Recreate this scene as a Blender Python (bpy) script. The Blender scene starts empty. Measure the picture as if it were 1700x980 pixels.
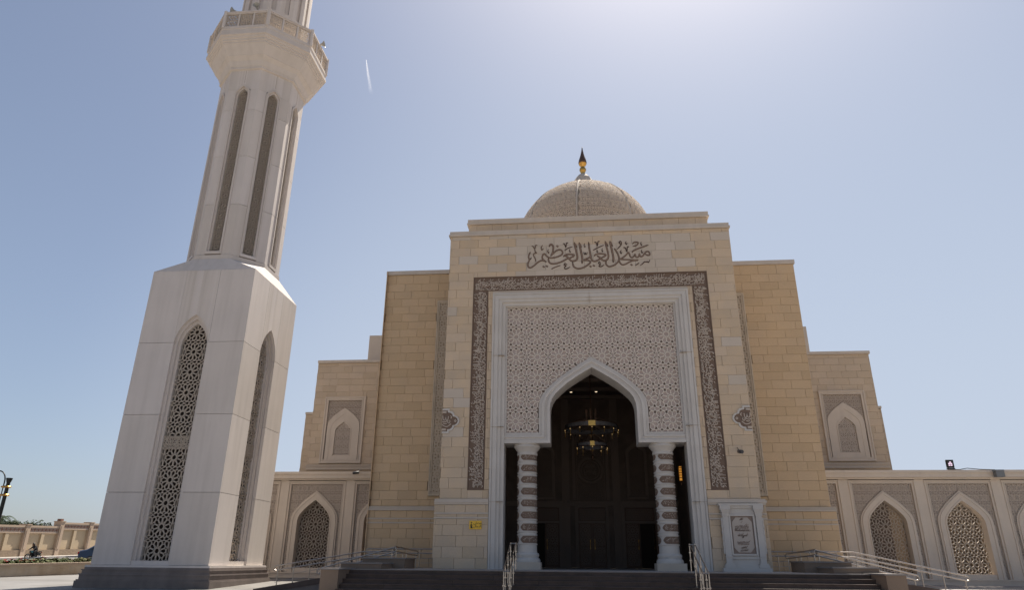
import bpy, math, random
from mathutils import Matrix, Vector
R = math.radians
random.seed(7)
S = bpy.context.scene
COL = S.collection

# ------------------------------------------------------------------ camera
cd = bpy.data.cameras.new('camera')
cd.sensor_width = 36.0
cd.lens = 24.03
cd.clip_start = 0.1
cd.clip_end = 20000.0
cam = bpy.data.objects.new('camera', cd)
COL.objects.link(cam)
_r = Vector((0.99563871, 0.09289929, 0.00856066))
_u = Vector((0.02589009, -0.36329494, 0.93131439))
_f = Vector((-0.08962849, 0.92703102, 0.36411567))
_m = Matrix((_r, _u, -_f)).transposed().to_4x4()
_m.translation = Vector((0, 0, 1.85))
cam.matrix_world = _m
S.camera = cam

# ------------------------------------------------------------------ light
HAZE_MAX = .95
HAZE_TOP = 1.19
HAZE_D0, HAZE_D1, HAZE_LOW = .50, .85, .30
HAZE_COL = (5.22, 5.9, 7.05)
SUN_AZ, SUN_EL = R(17), R(61)          # azimuth measured from +y towards +x
w = bpy.data.worlds.new('World')
S.world = w
w.use_nodes = True
nt = w.node_tree
nt.nodes.clear()
sky = nt.nodes.new('ShaderNodeTexSky')
sky.sky_type = 'NISHITA'
sky.sun_disc = False
sky.sun_elevation = SUN_EL
sky.sun_rotation = SUN_AZ
sky.altitude = 0
sky.air_density = .86
sky.dust_density = 1.65
sky.ozone_density = 1.3
bg = nt.nodes.new('ShaderNodeBackground')
bg.inputs['Strength'].default_value = 0.060
wo = nt.nodes.new('ShaderNodeOutputWorld')
# pale desert haze thickening towards the horizon, all round
wtc = nt.nodes.new('ShaderNodeTexCoord')
wsep = nt.nodes.new('ShaderNodeSeparateXYZ')
wmr = nt.nodes.new('ShaderNodeMapRange')
wmr.interpolation_type = 'SMOOTHSTEP'
wmr.inputs[1].default_value = -.05
wmr.inputs[2].default_value = HAZE_TOP
wmr.inputs[3].default_value = HAZE_MAX
wmr.inputs[4].default_value = 0.0
wmx = nt.nodes.new('ShaderNodeMix')
wmx.data_type = 'RGBA'
wmx.inputs[7].default_value = (*HAZE_COL, 1)
nt.links.new(wtc.outputs['Generated'], wsep.inputs[0])
nt.links.new(wsep.outputs['Z'], wmr.inputs[0])
# the haze is brighter towards the sun's side of the sky
wdot = nt.nodes.new('ShaderNodeVectorMath')
wdot.operation = 'DOT_PRODUCT'
wdot.inputs[1].default_value = (math.sin(SUN_AZ), math.cos(SUN_AZ), 0)
nt.links.new(wtc.outputs['Generated'], wdot.inputs[0])
wm2 = nt.nodes.new('ShaderNodeMapRange')
wm2.interpolation_type = 'SMOOTHSTEP'
wm2.inputs[1].default_value = HAZE_D0
wm2.inputs[2].default_value = HAZE_D1
wm2.inputs[3].default_value = HAZE_LOW
wm2.inputs[4].default_value = 1.0
nt.links.new(wdot.outputs['Value'], wm2.inputs[0])
wmu = nt.nodes.new('ShaderNodeMath')
wmu.operation = 'MULTIPLY'
wmu.use_clamp = True
nt.links.new(wmr.outputs[0], wmu.inputs[0])
nt.links.new(wm2.outputs[0], wmu.inputs[1])
nt.links.new(wmu.outputs[0], wmx.inputs[0])
nt.links.new(sky.outputs[0], wmx.inputs[6])
nt.links.new(wmx.outputs[2], bg.inputs[0])
nt.links.new(bg.outputs[0], wo.inputs[0])

sl = bpy.data.lights.new('sun', 'SUN')
sl.energy = 5.0
sl.angle = R(0.5)
sl.color = (1.0, 0.92, 0.80)
sun = bpy.data.objects.new('sun', sl)
COL.objects.link(sun)
_d = Vector((math.sin(SUN_AZ) * math.cos(SUN_EL), math.cos(SUN_AZ) * math.cos(SUN_EL), math.sin(SUN_EL)))
sun.rotation_euler = _d.to_track_quat('Z', 'Y').to_euler()
sun.location = _d * 100

S.view_settings.view_transform = 'Standard'
S.view_settings.look = 'None'
S.view_settings.exposure = 0.85
S.view_settings.gamma = 1.0
S.view_settings.use_curve_mapping = False
S.render.resolution_x, S.render.resolution_y = 1024, 591


# ------------------------------------------------------------------ materials
def srgb(r, g, b):
    f = lambda c: (c / 12.92 if c <= .04045 else ((c + .055) / 1.055) ** 2.4)
    return (f(r / 255), f(g / 255), f(b / 255))


def mat(name, col, rough=.8, metal=0., noise=0., nscale=3., col2=None, bump=0., bscale=30., pieces=0., spec=.3,
        streak=0., emis=None, estr=0., ao=None):
    """procedural surface: base colour varied by noise (col2), by single piece (pieces) and by run-off streaks"""
    m = bpy.data.materials.new(name)
    m.use_nodes = True
    n = m.node_tree
    N = n.nodes
    Lk = n.links
    b = N['Principled BSDF']
    b.inputs['Roughness'].default_value = rough
    b.inputs['Metallic'].default_value = metal
    b.inputs['Specular IOR Level'].default_value = spec
    b.inputs['Base Color'].default_value = (*col, 1)
    cur = None
    tc = N.new('ShaderNodeTexCoord')
    geo = N.new('ShaderNodeNewGeometry')
    pos = geo.outputs['Position']

    def mix(fac, a, c, mode='MIX'):
        x = N.new('ShaderNodeMix')
        x.data_type = 'RGBA'
        x.blend_type = mode
        if isinstance(fac, float):
            x.inputs[0].default_value = fac
        else:
            Lk.new(fac, x.inputs[0])
        for k, v in ((6, a), (7, c)):
            if isinstance(v, tuple):
                x.inputs[k].default_value = (*v, 1)
            else:
                Lk.new(v, x.inputs[k])
        return x.outputs[2]

    cur = col
    if col2:
        nz = N.new('ShaderNodeTexNoise')
        nz.inputs['Scale'].default_value = nscale
        nz.inputs['Detail'].default_value = 6
        nz.inputs['Roughness'].default_value = .6
        Lk.new(pos, nz.inputs['Vector'])
        mr = N.new('ShaderNodeMapRange')
        mr.inputs[1].default_value = .35
        mr.inputs[2].default_value = .68
        Lk.new(nz.outputs[0], mr.inputs[0])
        cur = mix(mr.outputs[0], col, col2)
    if pieces:
        oi = N.new('ShaderNodeObjectInfo')
        ad = N.new('ShaderNodeMath')
        ad.operation = 'ADD'
        Lk.new(oi.outputs['Random'], ad.inputs[0])
        Lk.new(geo.outputs['Random Per Island'], ad.inputs[1])
        fr = N.new('ShaderNodeMath')
        fr.operation = 'FRACT'
        Lk.new(ad.outputs[0], fr.inputs[0])
        cr = N.new('ShaderNodeValToRGB')
        e = cr.color_ramp.elements
        e[0].position = 0
        e[0].color = (1 - pieces, 1 - pieces * 1.05, 1 - pieces * 1.2, 1)
        e[1].position = 1
        e[1].color = (1 + pieces * .5, 1 + pieces * .6, 1 + pieces * .9, 1)
        k = cr.color_ramp.elements.new(.45)
        k.color = (1, 1, 1, 1)
        Lk.new(fr.outputs[0], cr.inputs[0])
        cur = mix(1., cur, cr.outputs[0], 'MULTIPLY')
    if streak:
        mp = N.new('ShaderNodeMapping')
        mp.inputs['Scale'].default_value = (3.2, 3.2, .22)
        Lk.new(pos, mp.inputs[0])
        n2 = N.new('ShaderNodeTexNoise')
        n2.inputs['Scale'].default_value = 1.0
        n2.inputs['Detail'].default_value = 8
        Lk.new(mp.outputs[0], n2.inputs['Vector'])
        mr = N.new('ShaderNodeMapRange')
        mr.inputs[1].default_value = .45
        mr.inputs[2].default_value = .8
        mr.inputs[4].default_value = streak
        Lk.new(n2.outputs[0], mr.inputs[0])
        cur = mix(mr.outputs[0], cur, (col[0] * .45, col[1] * .43, col[2] * .4))
    if noise:
        n3 = N.new('ShaderNodeTexNoise')
        n3.inputs['Scale'].default_value = bscale * 1.3
        n3.inputs['Detail'].default_value = 5
        Lk.new(pos, n3.inputs['Vector'])
        mr = N.new('ShaderNodeMapRange')
        mr.inputs[3].default_value = 1 - noise
        mr.inputs[4].default_value = 1 + noise
        Lk.new(n3.outputs[0], mr.inputs[0])
        cur = mix(1., cur, mr.outputs[0], 'MULTIPLY')
    if not isinstance(cur, tuple):
        Lk.new(cur, b.inputs['Base Color'])
    if bump:
        n4 = N.new('ShaderNodeTexNoise')
        n4.inputs['Scale'].default_value = bscale
        n4.inputs['Detail'].default_value = 4
        Lk.new(pos, n4.inputs['Vector'])
        bp = N.new('ShaderNodeBump')
        bp.inputs['Strength'].default_value = bump
        bp.inputs['Distance'].default_value = .02
        Lk.new(n4.outputs[0], bp.inputs['Height'])
        Lk.new(bp.outputs[0], b.inputs['Normal'])
    if emis:
        b.inputs['Emission Color'].default_value = (*emis, 1)
        b.inputs['Emission Strength'].default_value = estr
    return m


M = {}
M['portal'] = mat('portal_limestone', (.575, .445, .31), noise=.10, col2=(.51, .41, .31), nscale=1.2, pieces=.075, bump=.35, bscale=22)
M['pale'] = mat('pale_limestone', (.535, .46, .38), noise=.08, col2=(.50, .43, .36), nscale=1.5, pieces=.06, bump=.3, bscale=22)
M['flank'] = mat('ochre_limestone', (.575, .415, .255), noise=.12, col2=(.53, .39, .25), nscale=1.0, pieces=.07, bump=.4, bscale=20)
M['wing'] = mat('wing_limestone', (.54, .43, .315), noise=.10, col2=(.49, .395, .30), nscale=.8, pieces=.08, bump=.3, bscale=18)
M['joint'] = mat('mortar', (.36, .28, .20), rough=.95, noise=.1)
M['marble'] = mat('white_marble', (.55, .52, .49), rough=.6, noise=.05, col2=(.50, .465, .43), nscale=.9, bump=.1, streak=.10)
M['rib'] = mat('carved_rib_stone', (.60, .535, .47), rough=.8, noise=.06, bump=.1)
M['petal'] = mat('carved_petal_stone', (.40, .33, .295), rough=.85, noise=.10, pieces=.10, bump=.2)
M['hollow'] = mat('shaded_carving_ground', (.20, .155, .13), rough=.9)  # shade of the recesses is put into this ground colour
M['strip'] = mat('strip_stone', (.60, .505, .395), noise=.08, col2=(.46, .39, .30), nscale=1.2)
M['brown'] = mat('brown_inlay', (.17, .118, .09), rough=.8, noise=.2, bump=.2)
M['letter'] = mat('carved_letter_stone', (.46, .39, .33), rough=.75, noise=.08)
M['letterfill'] = mat('tan_letter_fill', (.31, .215, .16), rough=.7, noise=.1)
M['letteredge'] = mat('dark_letter_edge', (.075, .045, .035), rough=.7)
M['minaret'] = mat('minaret_cladding', (.61, .555, .515), rough=.75, noise=.05, col2=(.57, .52, .485), nscale=.5, pieces=.08, bump=.12, bscale=25, streak=.22)
M['minaretjoint'] = mat('minaret_joint', (.30, .23, .17), rough=.9)
M['arcade'] = mat('arcade_stone', (.60, .52, .44), rough=.8, noise=.06, col2=(.55, .48, .41), nscale=.8, bump=.15, streak=.12)
M['plinth'] = mat('dark_granite_plinth', (.225, .19, .175), rough=.6, noise=.2, col2=(.16, .135, .125), nscale=.9, streak=.3, pieces=.1)
M['dark'] = mat('unlit_interior_shade', (.035, .026, .02), rough=.9)  # near-black colour stands in for unlit space behind openings
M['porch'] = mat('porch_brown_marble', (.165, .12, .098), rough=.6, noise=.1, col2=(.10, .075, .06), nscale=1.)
M['porchrib'] = mat('porch_carved_marble', (.19, .145, .12), rough=.6, noise=.1)
M['wood'] = mat('carved_dark_wood', (.115, .062, .038), rough=.45, noise=.2)
M['gold'] = mat('polished_gold', (.58, .35, .10), rough=.34, metal=1.)
M['bronze'] = mat('bronze_spire', (.16, .095, .065), rough=.42, metal=.85)
M['steel'] = mat('stainless_steel', (.46, .41, .36), rough=.33, metal=1.)
M['step'] = mat('brown_granite_step', (.095, .067, .056), rough=.6, noise=.25, col2=(.065, .047, .04), nscale=2.5, pieces=.12, streak=.1)
M['nosing'] = mat('grey_step_nosing', (.20, .18, .17), rough=.5, noise=.1)
M['cheek'] = mat('cheek_wall_granite', (.21, .155, .115), rough=.7, noise=.18, bump=.2, bscale=40)
M['paving'] = mat('plaza_paving', (.37, .345, .32), rough=.7, noise=.06, col2=(.31, .285, .265), nscale=.35)
M['dimmedpave'] = mat('dimmed_sunlit_paving', (.215, .205, .195), rough=.7, noise=.10, col2=(.165, .158, .15), nscale=.5, streak=.1, pieces=.12)  # same paving in a darker colour, to hold down the sunlight on it
M['yellow'] = mat('yellow_sign_metal', (.82, .50, .055), rough=.4, noise=.04)
M['black'] = mat('black_paint', (.02, .02, .02), rough=.4)
M['lampblack'] = mat('lamp_post_paint', (.018, .022, .022), rough=.4)
M['camgrey'] = mat('camera_grey', (.06, .06, .065), rough=.45)
M['horn'] = mat('loudspeaker_grey', (.34, .33, .30), rough=.5)
M['bulb'] = mat('warm_bulb', (.9, .6, .3), emis=(1., .62, .25), estr=.25)
M['down'] = mat('downlight_glass', (.9, .7, .5), emis=(1., .78, .5), estr=1.4)
M['amber'] = mat('amber_lantern_glass', (.8, .4, .08), emis=(1., .42, .06), estr=.4)
M['floodled'] = mat('floodlight_glass', (.75, .6, .72), rough=.15, emis=(1., .75, .95), estr=.55)
M['crystal'] = mat('crystal_band', (.12, .115, .12), rough=.25, noise=.5, bump=1., bscale=18)
M['wall'] = mat('perimeter_render', (.47, .375, .255), noise=.07, col2=(.42, .335, .23), nscale=.5, bump=.3)
M['walltrim'] = mat('perimeter_trim', (.42, .325, .245), noise=.08)
M['wallstone'] = mat('rough_wall_base', (.25, .19, .135), noise=.35, bump=1., bscale=5)
M['frieze'] = mat('frieze_brown', (.20, .11, .08))
M['asphalt'] = mat('asphalt', (.14, .135, .13), noise=.15, bscale=12)
M['kerbw'] = mat('kerb_white', (.36, .335, .31), noise=.1)
M['kerbb'] = mat('kerb_dark', (.10, .10, .11), noise=.1)
M['planter'] = mat('stained_planter_wall', (.52, .46, .38), noise=.08, col2=(.42, .32, .22), nscale=.6, streak=.35)
M['planteredge'] = mat('planter_coping', (.42, .33, .25), noise=.08)
M['soil'] = mat('soil', (.13, .09, .06), noise=.2)
M['sand'] = mat('sandy_ground', (.30, .25, .19), noise=.12, col2=(.26, .215, .165), nscale=.05)
M['leaf'] = mat('bed_leaf', (.045, .065, .018), noise=.2, pieces=.35, nscale=2, col2=(.085, .08, .025))
M['treeleaf'] = mat('tree_leaf', (.045, .06, .025), pieces=.4)
M['palmleaf'] = mat('palm_leaf', (.045, .07, .03), pieces=.3)
M['bark'] = mat('bark', (.13, .10, .07), noise=.3)
M['flower'] = mat('red_petals', (.70, .05, .09), pieces=.3)
M['carpaint'] = mat('blue_car_paint', (.016, .036, .085), rough=.2, spec=.6)
M['glass'] = mat('car_glass', (.02, .03, .035), rough=.08, spec=.6)
M['tyre'] = mat('tyre_rubber', (.02, .02, .02), rough=.8)
M['redlight'] = mat('red_lamp_lens', (.6, .02, .02), rough=.3)
M['cloth'] = mat('black_clothes', (.022, .02, .022), rough=.9)
M['skin'] = mat('skin', (.20, .11, .07), rough=.6)
M['biketeal'] = mat('bike_tank_paint', (.10, .25, .27), rough=.3)
M['chrome'] = mat('chrome', (.7, .7, .7), rough=.2, metal=1.)
M['redpaint'] = mat('red_bike_panel', (.35, .04, .03), rough=.4)
M['court'] = mat('courtyard_stone', (.20, .15, .10), noise=.2, col2=(.12, .09, .06), nscale=1.5)
M['strip2'] = mat('strip_recess_stone', (.50, .415, .325), noise=.08)
M['petal2'] = mat('arcade_petal_stone', (.43, .355, .30), rough=.85, noise=.08, pieces=.08)
M['hollow2'] = mat('shaded_arcade_ground', (.26, .205, .17), rough=.9)  # recess shade painted into the ground, lighter than on the tympanum
M['friezeback'] = mat('frieze_ground', (.36, .31, .27), noise=.08)
M['domerib'] = mat('dome_ridge_stone', (.50, .445, .39), rough=.8, noise=.05)
M['coping'] = mat('coping_stone', (.56, .49, .42), rough=.8, noise=.06, col2=(.50, .44, .38), nscale=1.2, streak=.15)
M['grille'] = mat('grille_stone', (.50, .435, .37), rough=.8, noise=.06)
M['text'] = mat('engraved_text', (.24, .185, .155), rough=.8)
M['plaquestone'] = mat('plaque_stone', (.44, .385, .34), rough=.6, noise=.08)
M['plaqueback'] = mat('plaque_ground', (.25, .195, .165), rough=.8, noise=.2, bscale=12)
M['metalbox'] = mat('grey_metal_box', (.17, .18, .19), rough=.5)
M['dome'] = mat('dome_rib_stone', (.74, .665, .595), rough=.8, noise=.05)
M['domeback'] = mat('dome_ground', (.40, .335, .275), rough=.85, noise=.08)


# ------------------------------------------------------------------ mesh building
class MB:
    """collects shapes; build() links them as ONE mesh object"""

    def __init__(self, T=None):
        self.v = []
        self.f = []
        self.mi = []
        self.T = T or Matrix.Identity(4)
        self.cur = 0

    def add(self, vs, fs, mi=None):
        o = len(self.v)
        T = self.T
        self.v.extend([tuple(T @ Vector(p)) for p in vs])
        for f in fs:
            self.f.append(tuple(o + i for i in f))
            self.mi.append(self.cur if mi is None else mi)
        return self

    def box(self, x0, x1, y0, y1, z0, z1, mi=None):
        vs = [(x, y, z) for x in (x0, x1) for y in (y0, y1) for z in (z0, z1)]
        return self.add(vs, [(0, 1, 3, 2), (4, 6, 7, 5), (0, 4, 5, 1), (2, 3, 7, 6), (0, 2, 6, 4), (1, 5, 7, 3)], mi)

    def stone(self, x0, x1, z0, z1, y, d=.05, b=.012, mi=None):
        """a facing stone on a wall that looks towards -y: front face with a bevelled edge"""
        vs = [(x0, y + d, z0), (x1, y + d, z0), (x1, y + d, z1), (x0, y + d, z1),
              (x0, y + b, z0), (x1, y + b, z0), (x1, y + b, z1), (x0, y + b, z1),
              (x0 + b, y, z0 + b), (x1 - b, y, z0 + b), (x1 - b, y, z1 - b), (x0 + b, y, z1 - b)]
        fs = [(8, 9, 10, 11)]
        for a in (0, 4):
            for i in range(4):
                j = (i + 1) % 4
                fs.append((a + i, a + j, a + 4 + j, a + 4 + i))
        return self.add(vs, fs, mi)

    def prism(self, poly, y0, y1, mi=None):
        """polygon in (x, z) extruded from y0 to y1"""
        n = len(poly)
        vs = [(p[0], y0, p[1]) for p in poly] + [(p[0], y1, p[1]) for p in poly]
        fs = [tuple(range(n)), tuple(range(2 * n - 1, n - 1, -1))]
        for i in range(n):
            j = (i + 1) % n
            fs.append((i, i + n, j + n, j))
        return self.add(vs, fs, mi)

    def strip(self, A, B, closed=False, mi=None):
        """quads between two equally long point rows"""
        n = len(A)
        fs = []
        for i in range(n if closed else n - 1):
            j = (i + 1) % n
            fs.append((i, j, n + j, n + i))
        return self.add(list(A) + list(B), fs, mi)

    def lathe(self, prof, n=24, c=(0, 0, 0), mi=None, a0=0., a1=360., cap=True):
        full = abs(a1 - a0 - 360) < 1e-6
        k = n if full else n + 1
        vs = []
        for r, z in prof:
            for i in range(k):
                a = R(a0 + (a1 - a0) * i / n)
                vs.append((c[0] + r * math.cos(a), c[1] + r * math.sin(a), c[2] + z))
        fs = []
        for j in range(len(prof) - 1):
            for i in range(n if full else n):
                i2 = (i + 1) % k
                fs.append((j * k + i, j * k + i2, (j + 1) * k + i2, (j + 1) * k + i))
        if cap and full:
            fs.append(tuple(range(k - 1, -1, -1)))
            fs.append(tuple((len(prof) - 1) * k + i for i in range(k)))
        return self.add(vs, fs, mi)

    def tube(self, pts, r, n=8, mi=None, cap=True):
        pts = [Vector(p) for p in pts]
        rr = r if isinstance(r, (list, tuple)) else [r] * len(pts)
        vs = []
        for i, p in enumerate(pts):
            d = (pts[min(i + 1, len(pts) - 1)] - pts[max(i - 1, 0)]).normalized()
            a = d.cross(Vector((0, 0, 1)))
            if a.length < 1e-3:
                a = d.cross(Vector((0, 1, 0)))
            a.normalize()
            b = d.cross(a)
            for k in range(n):
                t = 2 * math.pi * k / n
                vs.append(tuple(p + (a * math.cos(t) + b * math.sin(t)) * rr[i]))
        fs = []
        for i in range(len(pts) - 1):
            for k in range(n):
                k2 = (k + 1) % n
                fs.append((i * n + k, i * n + k2, (i + 1) * n + k2, (i + 1) * n + k))
        if cap:
            fs.append(tuple(range(n - 1, -1, -1)))
            fs.append(tuple((len(pts) - 1) * n + k for k in range(n)))
        return self.add(vs, fs, mi)

    def ribbon(self, pts, wd, y0, y1, mi=None):
        """brush stroke in the (x, z) plane, tapering at both ends, standing from y1 out to y0"""
        n = len(pts)
        L_, R_ = [], []
        for i, p in enumerate(pts):
            a = pts[max(i - 1, 0)]
            b = pts[min(i + 1, n - 1)]
            dx, dz = b[0] - a[0], b[1] - a[1]
            l = math.hypot(dx, dz) or 1.
            t = i / (n - 1)
            ww = (wd(t) if callable(wd) else wd) * .5
            nx, nz = -dz / l * ww, dx / l * ww
            L_.append((p[0] + nx, p[1] + nz))
            R_.append((p[0] - nx, p[1] - nz))
        A = [(p[0], y0, p[1]) for p in L_]
        B = [(p[0], y0, p[1]) for p in R_]
        A2 = [(p[0], y1, p[1]) for p in L_]
        B2 = [(p[0], y1, p[1]) for p in R_]
        self.strip(A, B, mi=mi)
        self.strip(A2, A, mi=mi)
        self.strip(B, B2, mi=mi)
        self.add([A[0], B[0], B2[0], A2[0], A[-1], B[-1], B2[-1], A2[-1]], [(0, 1, 2, 3), (4, 7, 6, 5)], mi)
        return self

    def mesh(self, name, mats):
        me = bpy.data.meshes.new(name)
        me.from_pydata(self.v, [], self.f)
        for m in (mats if isinstance(mats, (list, tuple)) else [mats]):
            me.materials.append(m)
        if any(self.mi):
            me.polygons.foreach_set('material_index', self.mi)
        me.update()
        return me

    def build(self, name, mats, parent=None, smooth=None, kind=None):
        return obj(name, self.mesh(name, mats), parent, smooth, kind)


def obj(name, me, parent=None, smooth=None, kind=None):
    o = bpy.data.objects.new(name, me)
    COL.objects.link(o)
    if parent:
        o.parent = parent
    if smooth:
        me.polygons.foreach_set('use_smooth', [True] * len(me.polygons))
        me.update()
        if smooth is not True:
            me.set_sharp_from_angle(angle=R(smooth))
    if kind:
        o['kind'] = kind
    return o


def thing(name, label, cat, loc=(0, 0, 0), group=None):
    o = bpy.data.objects.new(name, None)
    COL.objects.link(o)
    o.location = loc
    o.empty_display_size = .3
    tag(o, label, cat, group)
    return o


def tag(o, label, cat, group=None):
    o['label'] = label
    o['category'] = cat
    if group:
        o['group'] = group
    return o


def structure(o):
    o['kind'] = 'structure'
    return o


def copy_tree(o, parent=None):
    c = o.copy()
    COL.objects.link(c)
    c.parent = parent
    for ch in list(o.children):
        copy_tree(ch, c)
    return c


def smoothline(pts, k=4):
    out = []
    n = len(pts)
    for i in range(n - 1):
        p0, p1, p2, p3 = pts[max(i - 1, 0)], pts[i], pts[i + 1], pts[min(i + 2, n - 1)]
        for j in range(k):
            t = j / k
            out.append(tuple(.5 * (2 * p1[d] + (p2[d] - p0[d]) * t + (2 * p0[d] - 5 * p1[d] + 4 * p2[d] - p3[d]) * t * t
                                   + (3 * p1[d] - p0[d] - 3 * p2[d] + p3[d]) * t ** 3) for d in range(len(p1))))
    out.append(tuple(pts[-1]))
    return out


def keel(half, zs, za, zb=None, cx=0., n=3):
    """keel arch line from the left foot over the apex to the right foot (x, z)"""
    u = [(1, 0), (.988, .13), (.945, .26), (.865, .375), (.755, .48), (.6, .615), (.4, .755), (.2, .88), (0, 1)]
    r = [(cx + half * a, zs + (za - zs) * b) for a, b in u]
    l = [(2 * cx - x, z) for x, z in r[:-1]]
    pts = l + [r[-1]] + r[:-1][::-1]
    if zb is not None:
        pts = [(cx - half, zb)] + pts + [(cx + half, zb)]
    return pts


def gothic(half, zs, za, zb=None, cx=0., n=8):
    """two-centred pointed arch"""
    h = za - zs
    rad = (half * half + h * h) / (2 * half)
    a1 = math.asin(min(1, h / rad))
    r = []
    for i in range(n + 1):
        a = a1 * i / n
        r.append((cx + half - rad + rad * math.cos(a), zs + rad * math.sin(a)))
    l = [(2 * cx - x, z) for x, z in r[:-1]]
    pts = l + [r[-1]] + r[:-1][::-1]
    if zb is not None:
        pts = [(cx - half, zb)] + pts + [(cx + half, zb)]
    return pts


def arch_band(mb, inner, outer, y0, y1, mi=None):
    """moulding between two arch lines with its reveals"""
    f = lambda P, y: [(p[0], y, p[1]) for p in P]
    mb.strip(f(outer, y0), f(inner, y0), mi=mi)
    mb.strip(f(inner, y0), f(inner, y1), mi=mi)
    mb.strip(f(outer, y1), f(outer, y0), mi=mi)
    for i in (0, -1):
        a, b = inner[i], outer[i]
        mb.add([(a[0], y0, a[1]), (b[0], y0, b[1]), (b[0], y1, b[1]), (a[0], y1, a[1])], [(0, 1, 2, 3)], mi)


def wall_over_arch(mb, x0, x1, z0, z1, arch, y, mi=None):
    """flat wall face at y with the arch (left foot .. right foot) left open"""
    a = arch
    mb.add([(x0, y, z0), (a[0][0], y, z0), (a[0][0], y, z1), (x0, y, z1)], [(0, 1, 2, 3)], mi)
    mb.add([(a[-1][0], y, z0), (x1, y, z0), (x1, y, z1), (a[-1][0], y, z1)], [(0, 1, 2, 3)], mi)
    for p, q in zip(a[:-1], a[1:]):
        if abs(p[0] - q[0]) < 1e-5:
            continue
        mb.add([(p[0], y, p[1]), (q[0], y, q[1]), (q[0], y, z1), (p[0], y, z1)], [(0, 1, 2, 3)], mi)


def rect_frame(mb, x0, x1, z0, z1, wd, y0, y1, mi=None, sides='LRTB'):
    if 'L' in sides:
        mb.box(x0, x0 + wd, y0, y1, z0 + (wd if 'B' in sides else 0), z1 - wd, mi)
    if 'R' in sides:
        mb.box(x1 - wd, x1, y0, y1, z0 + (wd if 'B' in sides else 0), z1 - wd, mi)
    if 'T' in sides:
        mb.box(x0, x1, y0, y1, z1 - wd, z1, mi)
    if 'B' in sides:
        mb.box(x0, x1, y0, y1, z0, z0 + wd, mi)


# ---- ten-fold star carving: closed petals per square cell (unit cell, centre 0,0)
def _petal(cx, cy, a, s=1.):
    loc = [(.14, 0), (.235, .05), (.315, .082), (.375, .062), (.40, .022), (.40, -.022), (.375, -.062), (.315, -.082), (.235, -.05)]
    c, s_ = math.cos(a), math.sin(a)
    return [(cx + (x * c - y * s_) * s, cy + (x * s_ + y * c) * s) for x, y in loc]


CELL = [_petal(0, 0, R(36 * k)) for k in range(10)]
CELL += [_petal(.5, 0, R(a)) for a in (72, 108, 252, 288)]
CELL.append([(.105 * math.cos(R(36 * k + 18)), .105 * math.sin(R(36 * k + 18))) for k in range(10)])
CELL.append([(.5, .17), (.462, .07), (.462, -.07), (.5, -.17), (.538, -.07), (.538, .07)])
for _x, _s in ((0, 1), (0, -1), (.5, 1), (.5, -1)):
    CELL.append([(_x + _s * u, .5 + v) for u, v in ((.02, 0), (.09, .045), (.165, .07), (.215, .055), (.235, .02), (.235, -.02), (.215, -.055), (.165, -.07), (.09, -.045))])


def inside(poly, x, z):
    c = False
    n = len(poly)
    for i in range(n):
        a, b = poly[i], poly[i - 1]
        if (a[1] > z) != (b[1] > z) and x < (b[0] - a[0]) * (z - a[1]) / (b[1] - a[1]) + a[0]:
            c = not c
    return c


def lattice(mb, x0, x1, z0, z1, nx, nz, y, keep=None, depth=.04, rib=.022, fill=1, mapf=None, back=False, off=(0, 0)):
    """carved or pierced star lattice: raised ribs round every petal (slot 0) and, if fill, the petals themselves (slot fill)"""
    px, pz = (x1 - x0) / nx, (z1 - z0) / nz
    for i in range(-1, nx + 1):
        for j in range(-1, nz + 1):
            ox, oz = x0 + (i + .5 + off[0]) * px, z0 + (j + .5 + off[1]) * pz
            for k, P in enumerate(CELL):
                Q = [(ox + a * px, oz + b * pz) for a, b in P]
                gx = sum(q[0] for q in Q) / len(Q)
                gz = sum(q[1] for q in Q) / len(Q)
                if not (x0 - .02 * px < gx < x1 + .02 * px and z0 - .02 * pz < gz < z1 + .02 * pz):
                    continue
                if keep and not keep(gx, gz):
                    continue
                rb = rib * (px + pz) * .5
                O = []
                for q in Q:
                    dx, dz = q[0] - gx, q[1] - gz
                    l = math.hypot(dx, dz)
                    O.append((q[0] + dx / l * rb, q[1] + dz / l * rb))
                yy = y - .0007 * k - .00035 * (i % 2) - .00017 * (j % 2)
                f = mapf or (lambda a, b, c: (a, c, b))
                I3 = [f(a, b, yy) for a, b in Q]
                O3 = [f(a, b, yy) for a, b in O]
                J3 = [f(a, b, yy + depth) for a, b in Q]
                mb.strip(O3, I3, closed=True, mi=0)
                mb.strip(I3, J3, closed=True, mi=0)
                if back:
                    mb.strip(J3, [f(a, b, yy + depth) for a, b in O], closed=True, mi=0)
                if fill:
                    mb.add([f(a, b, yy + depth * .6) for a, b in Q], [tuple(range(len(Q)))], mi=fill)
# ------------------------------------------------------------------ setting: ground, road
X0 = .69                       # the building's axis


def G(y):
    return -.1 + .028 * min(y, 115.)


mb = MB()
ys = [-400, -60, 0, 115, 300, 6000]
mb.strip([(-6000, y, G(max(y, -60))-.02) for y in ys], [(6000, y, G(max(y, -60))-.02) for y in ys])
structure(mb.build('ground', M['sand']))

# plaza paving: slabs in rows, each row a little different
mb = MB()
PX = [-29.6, -27.6]


def plaza_left(y):
    return -29.5 + (y - 35.1) * .47


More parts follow.
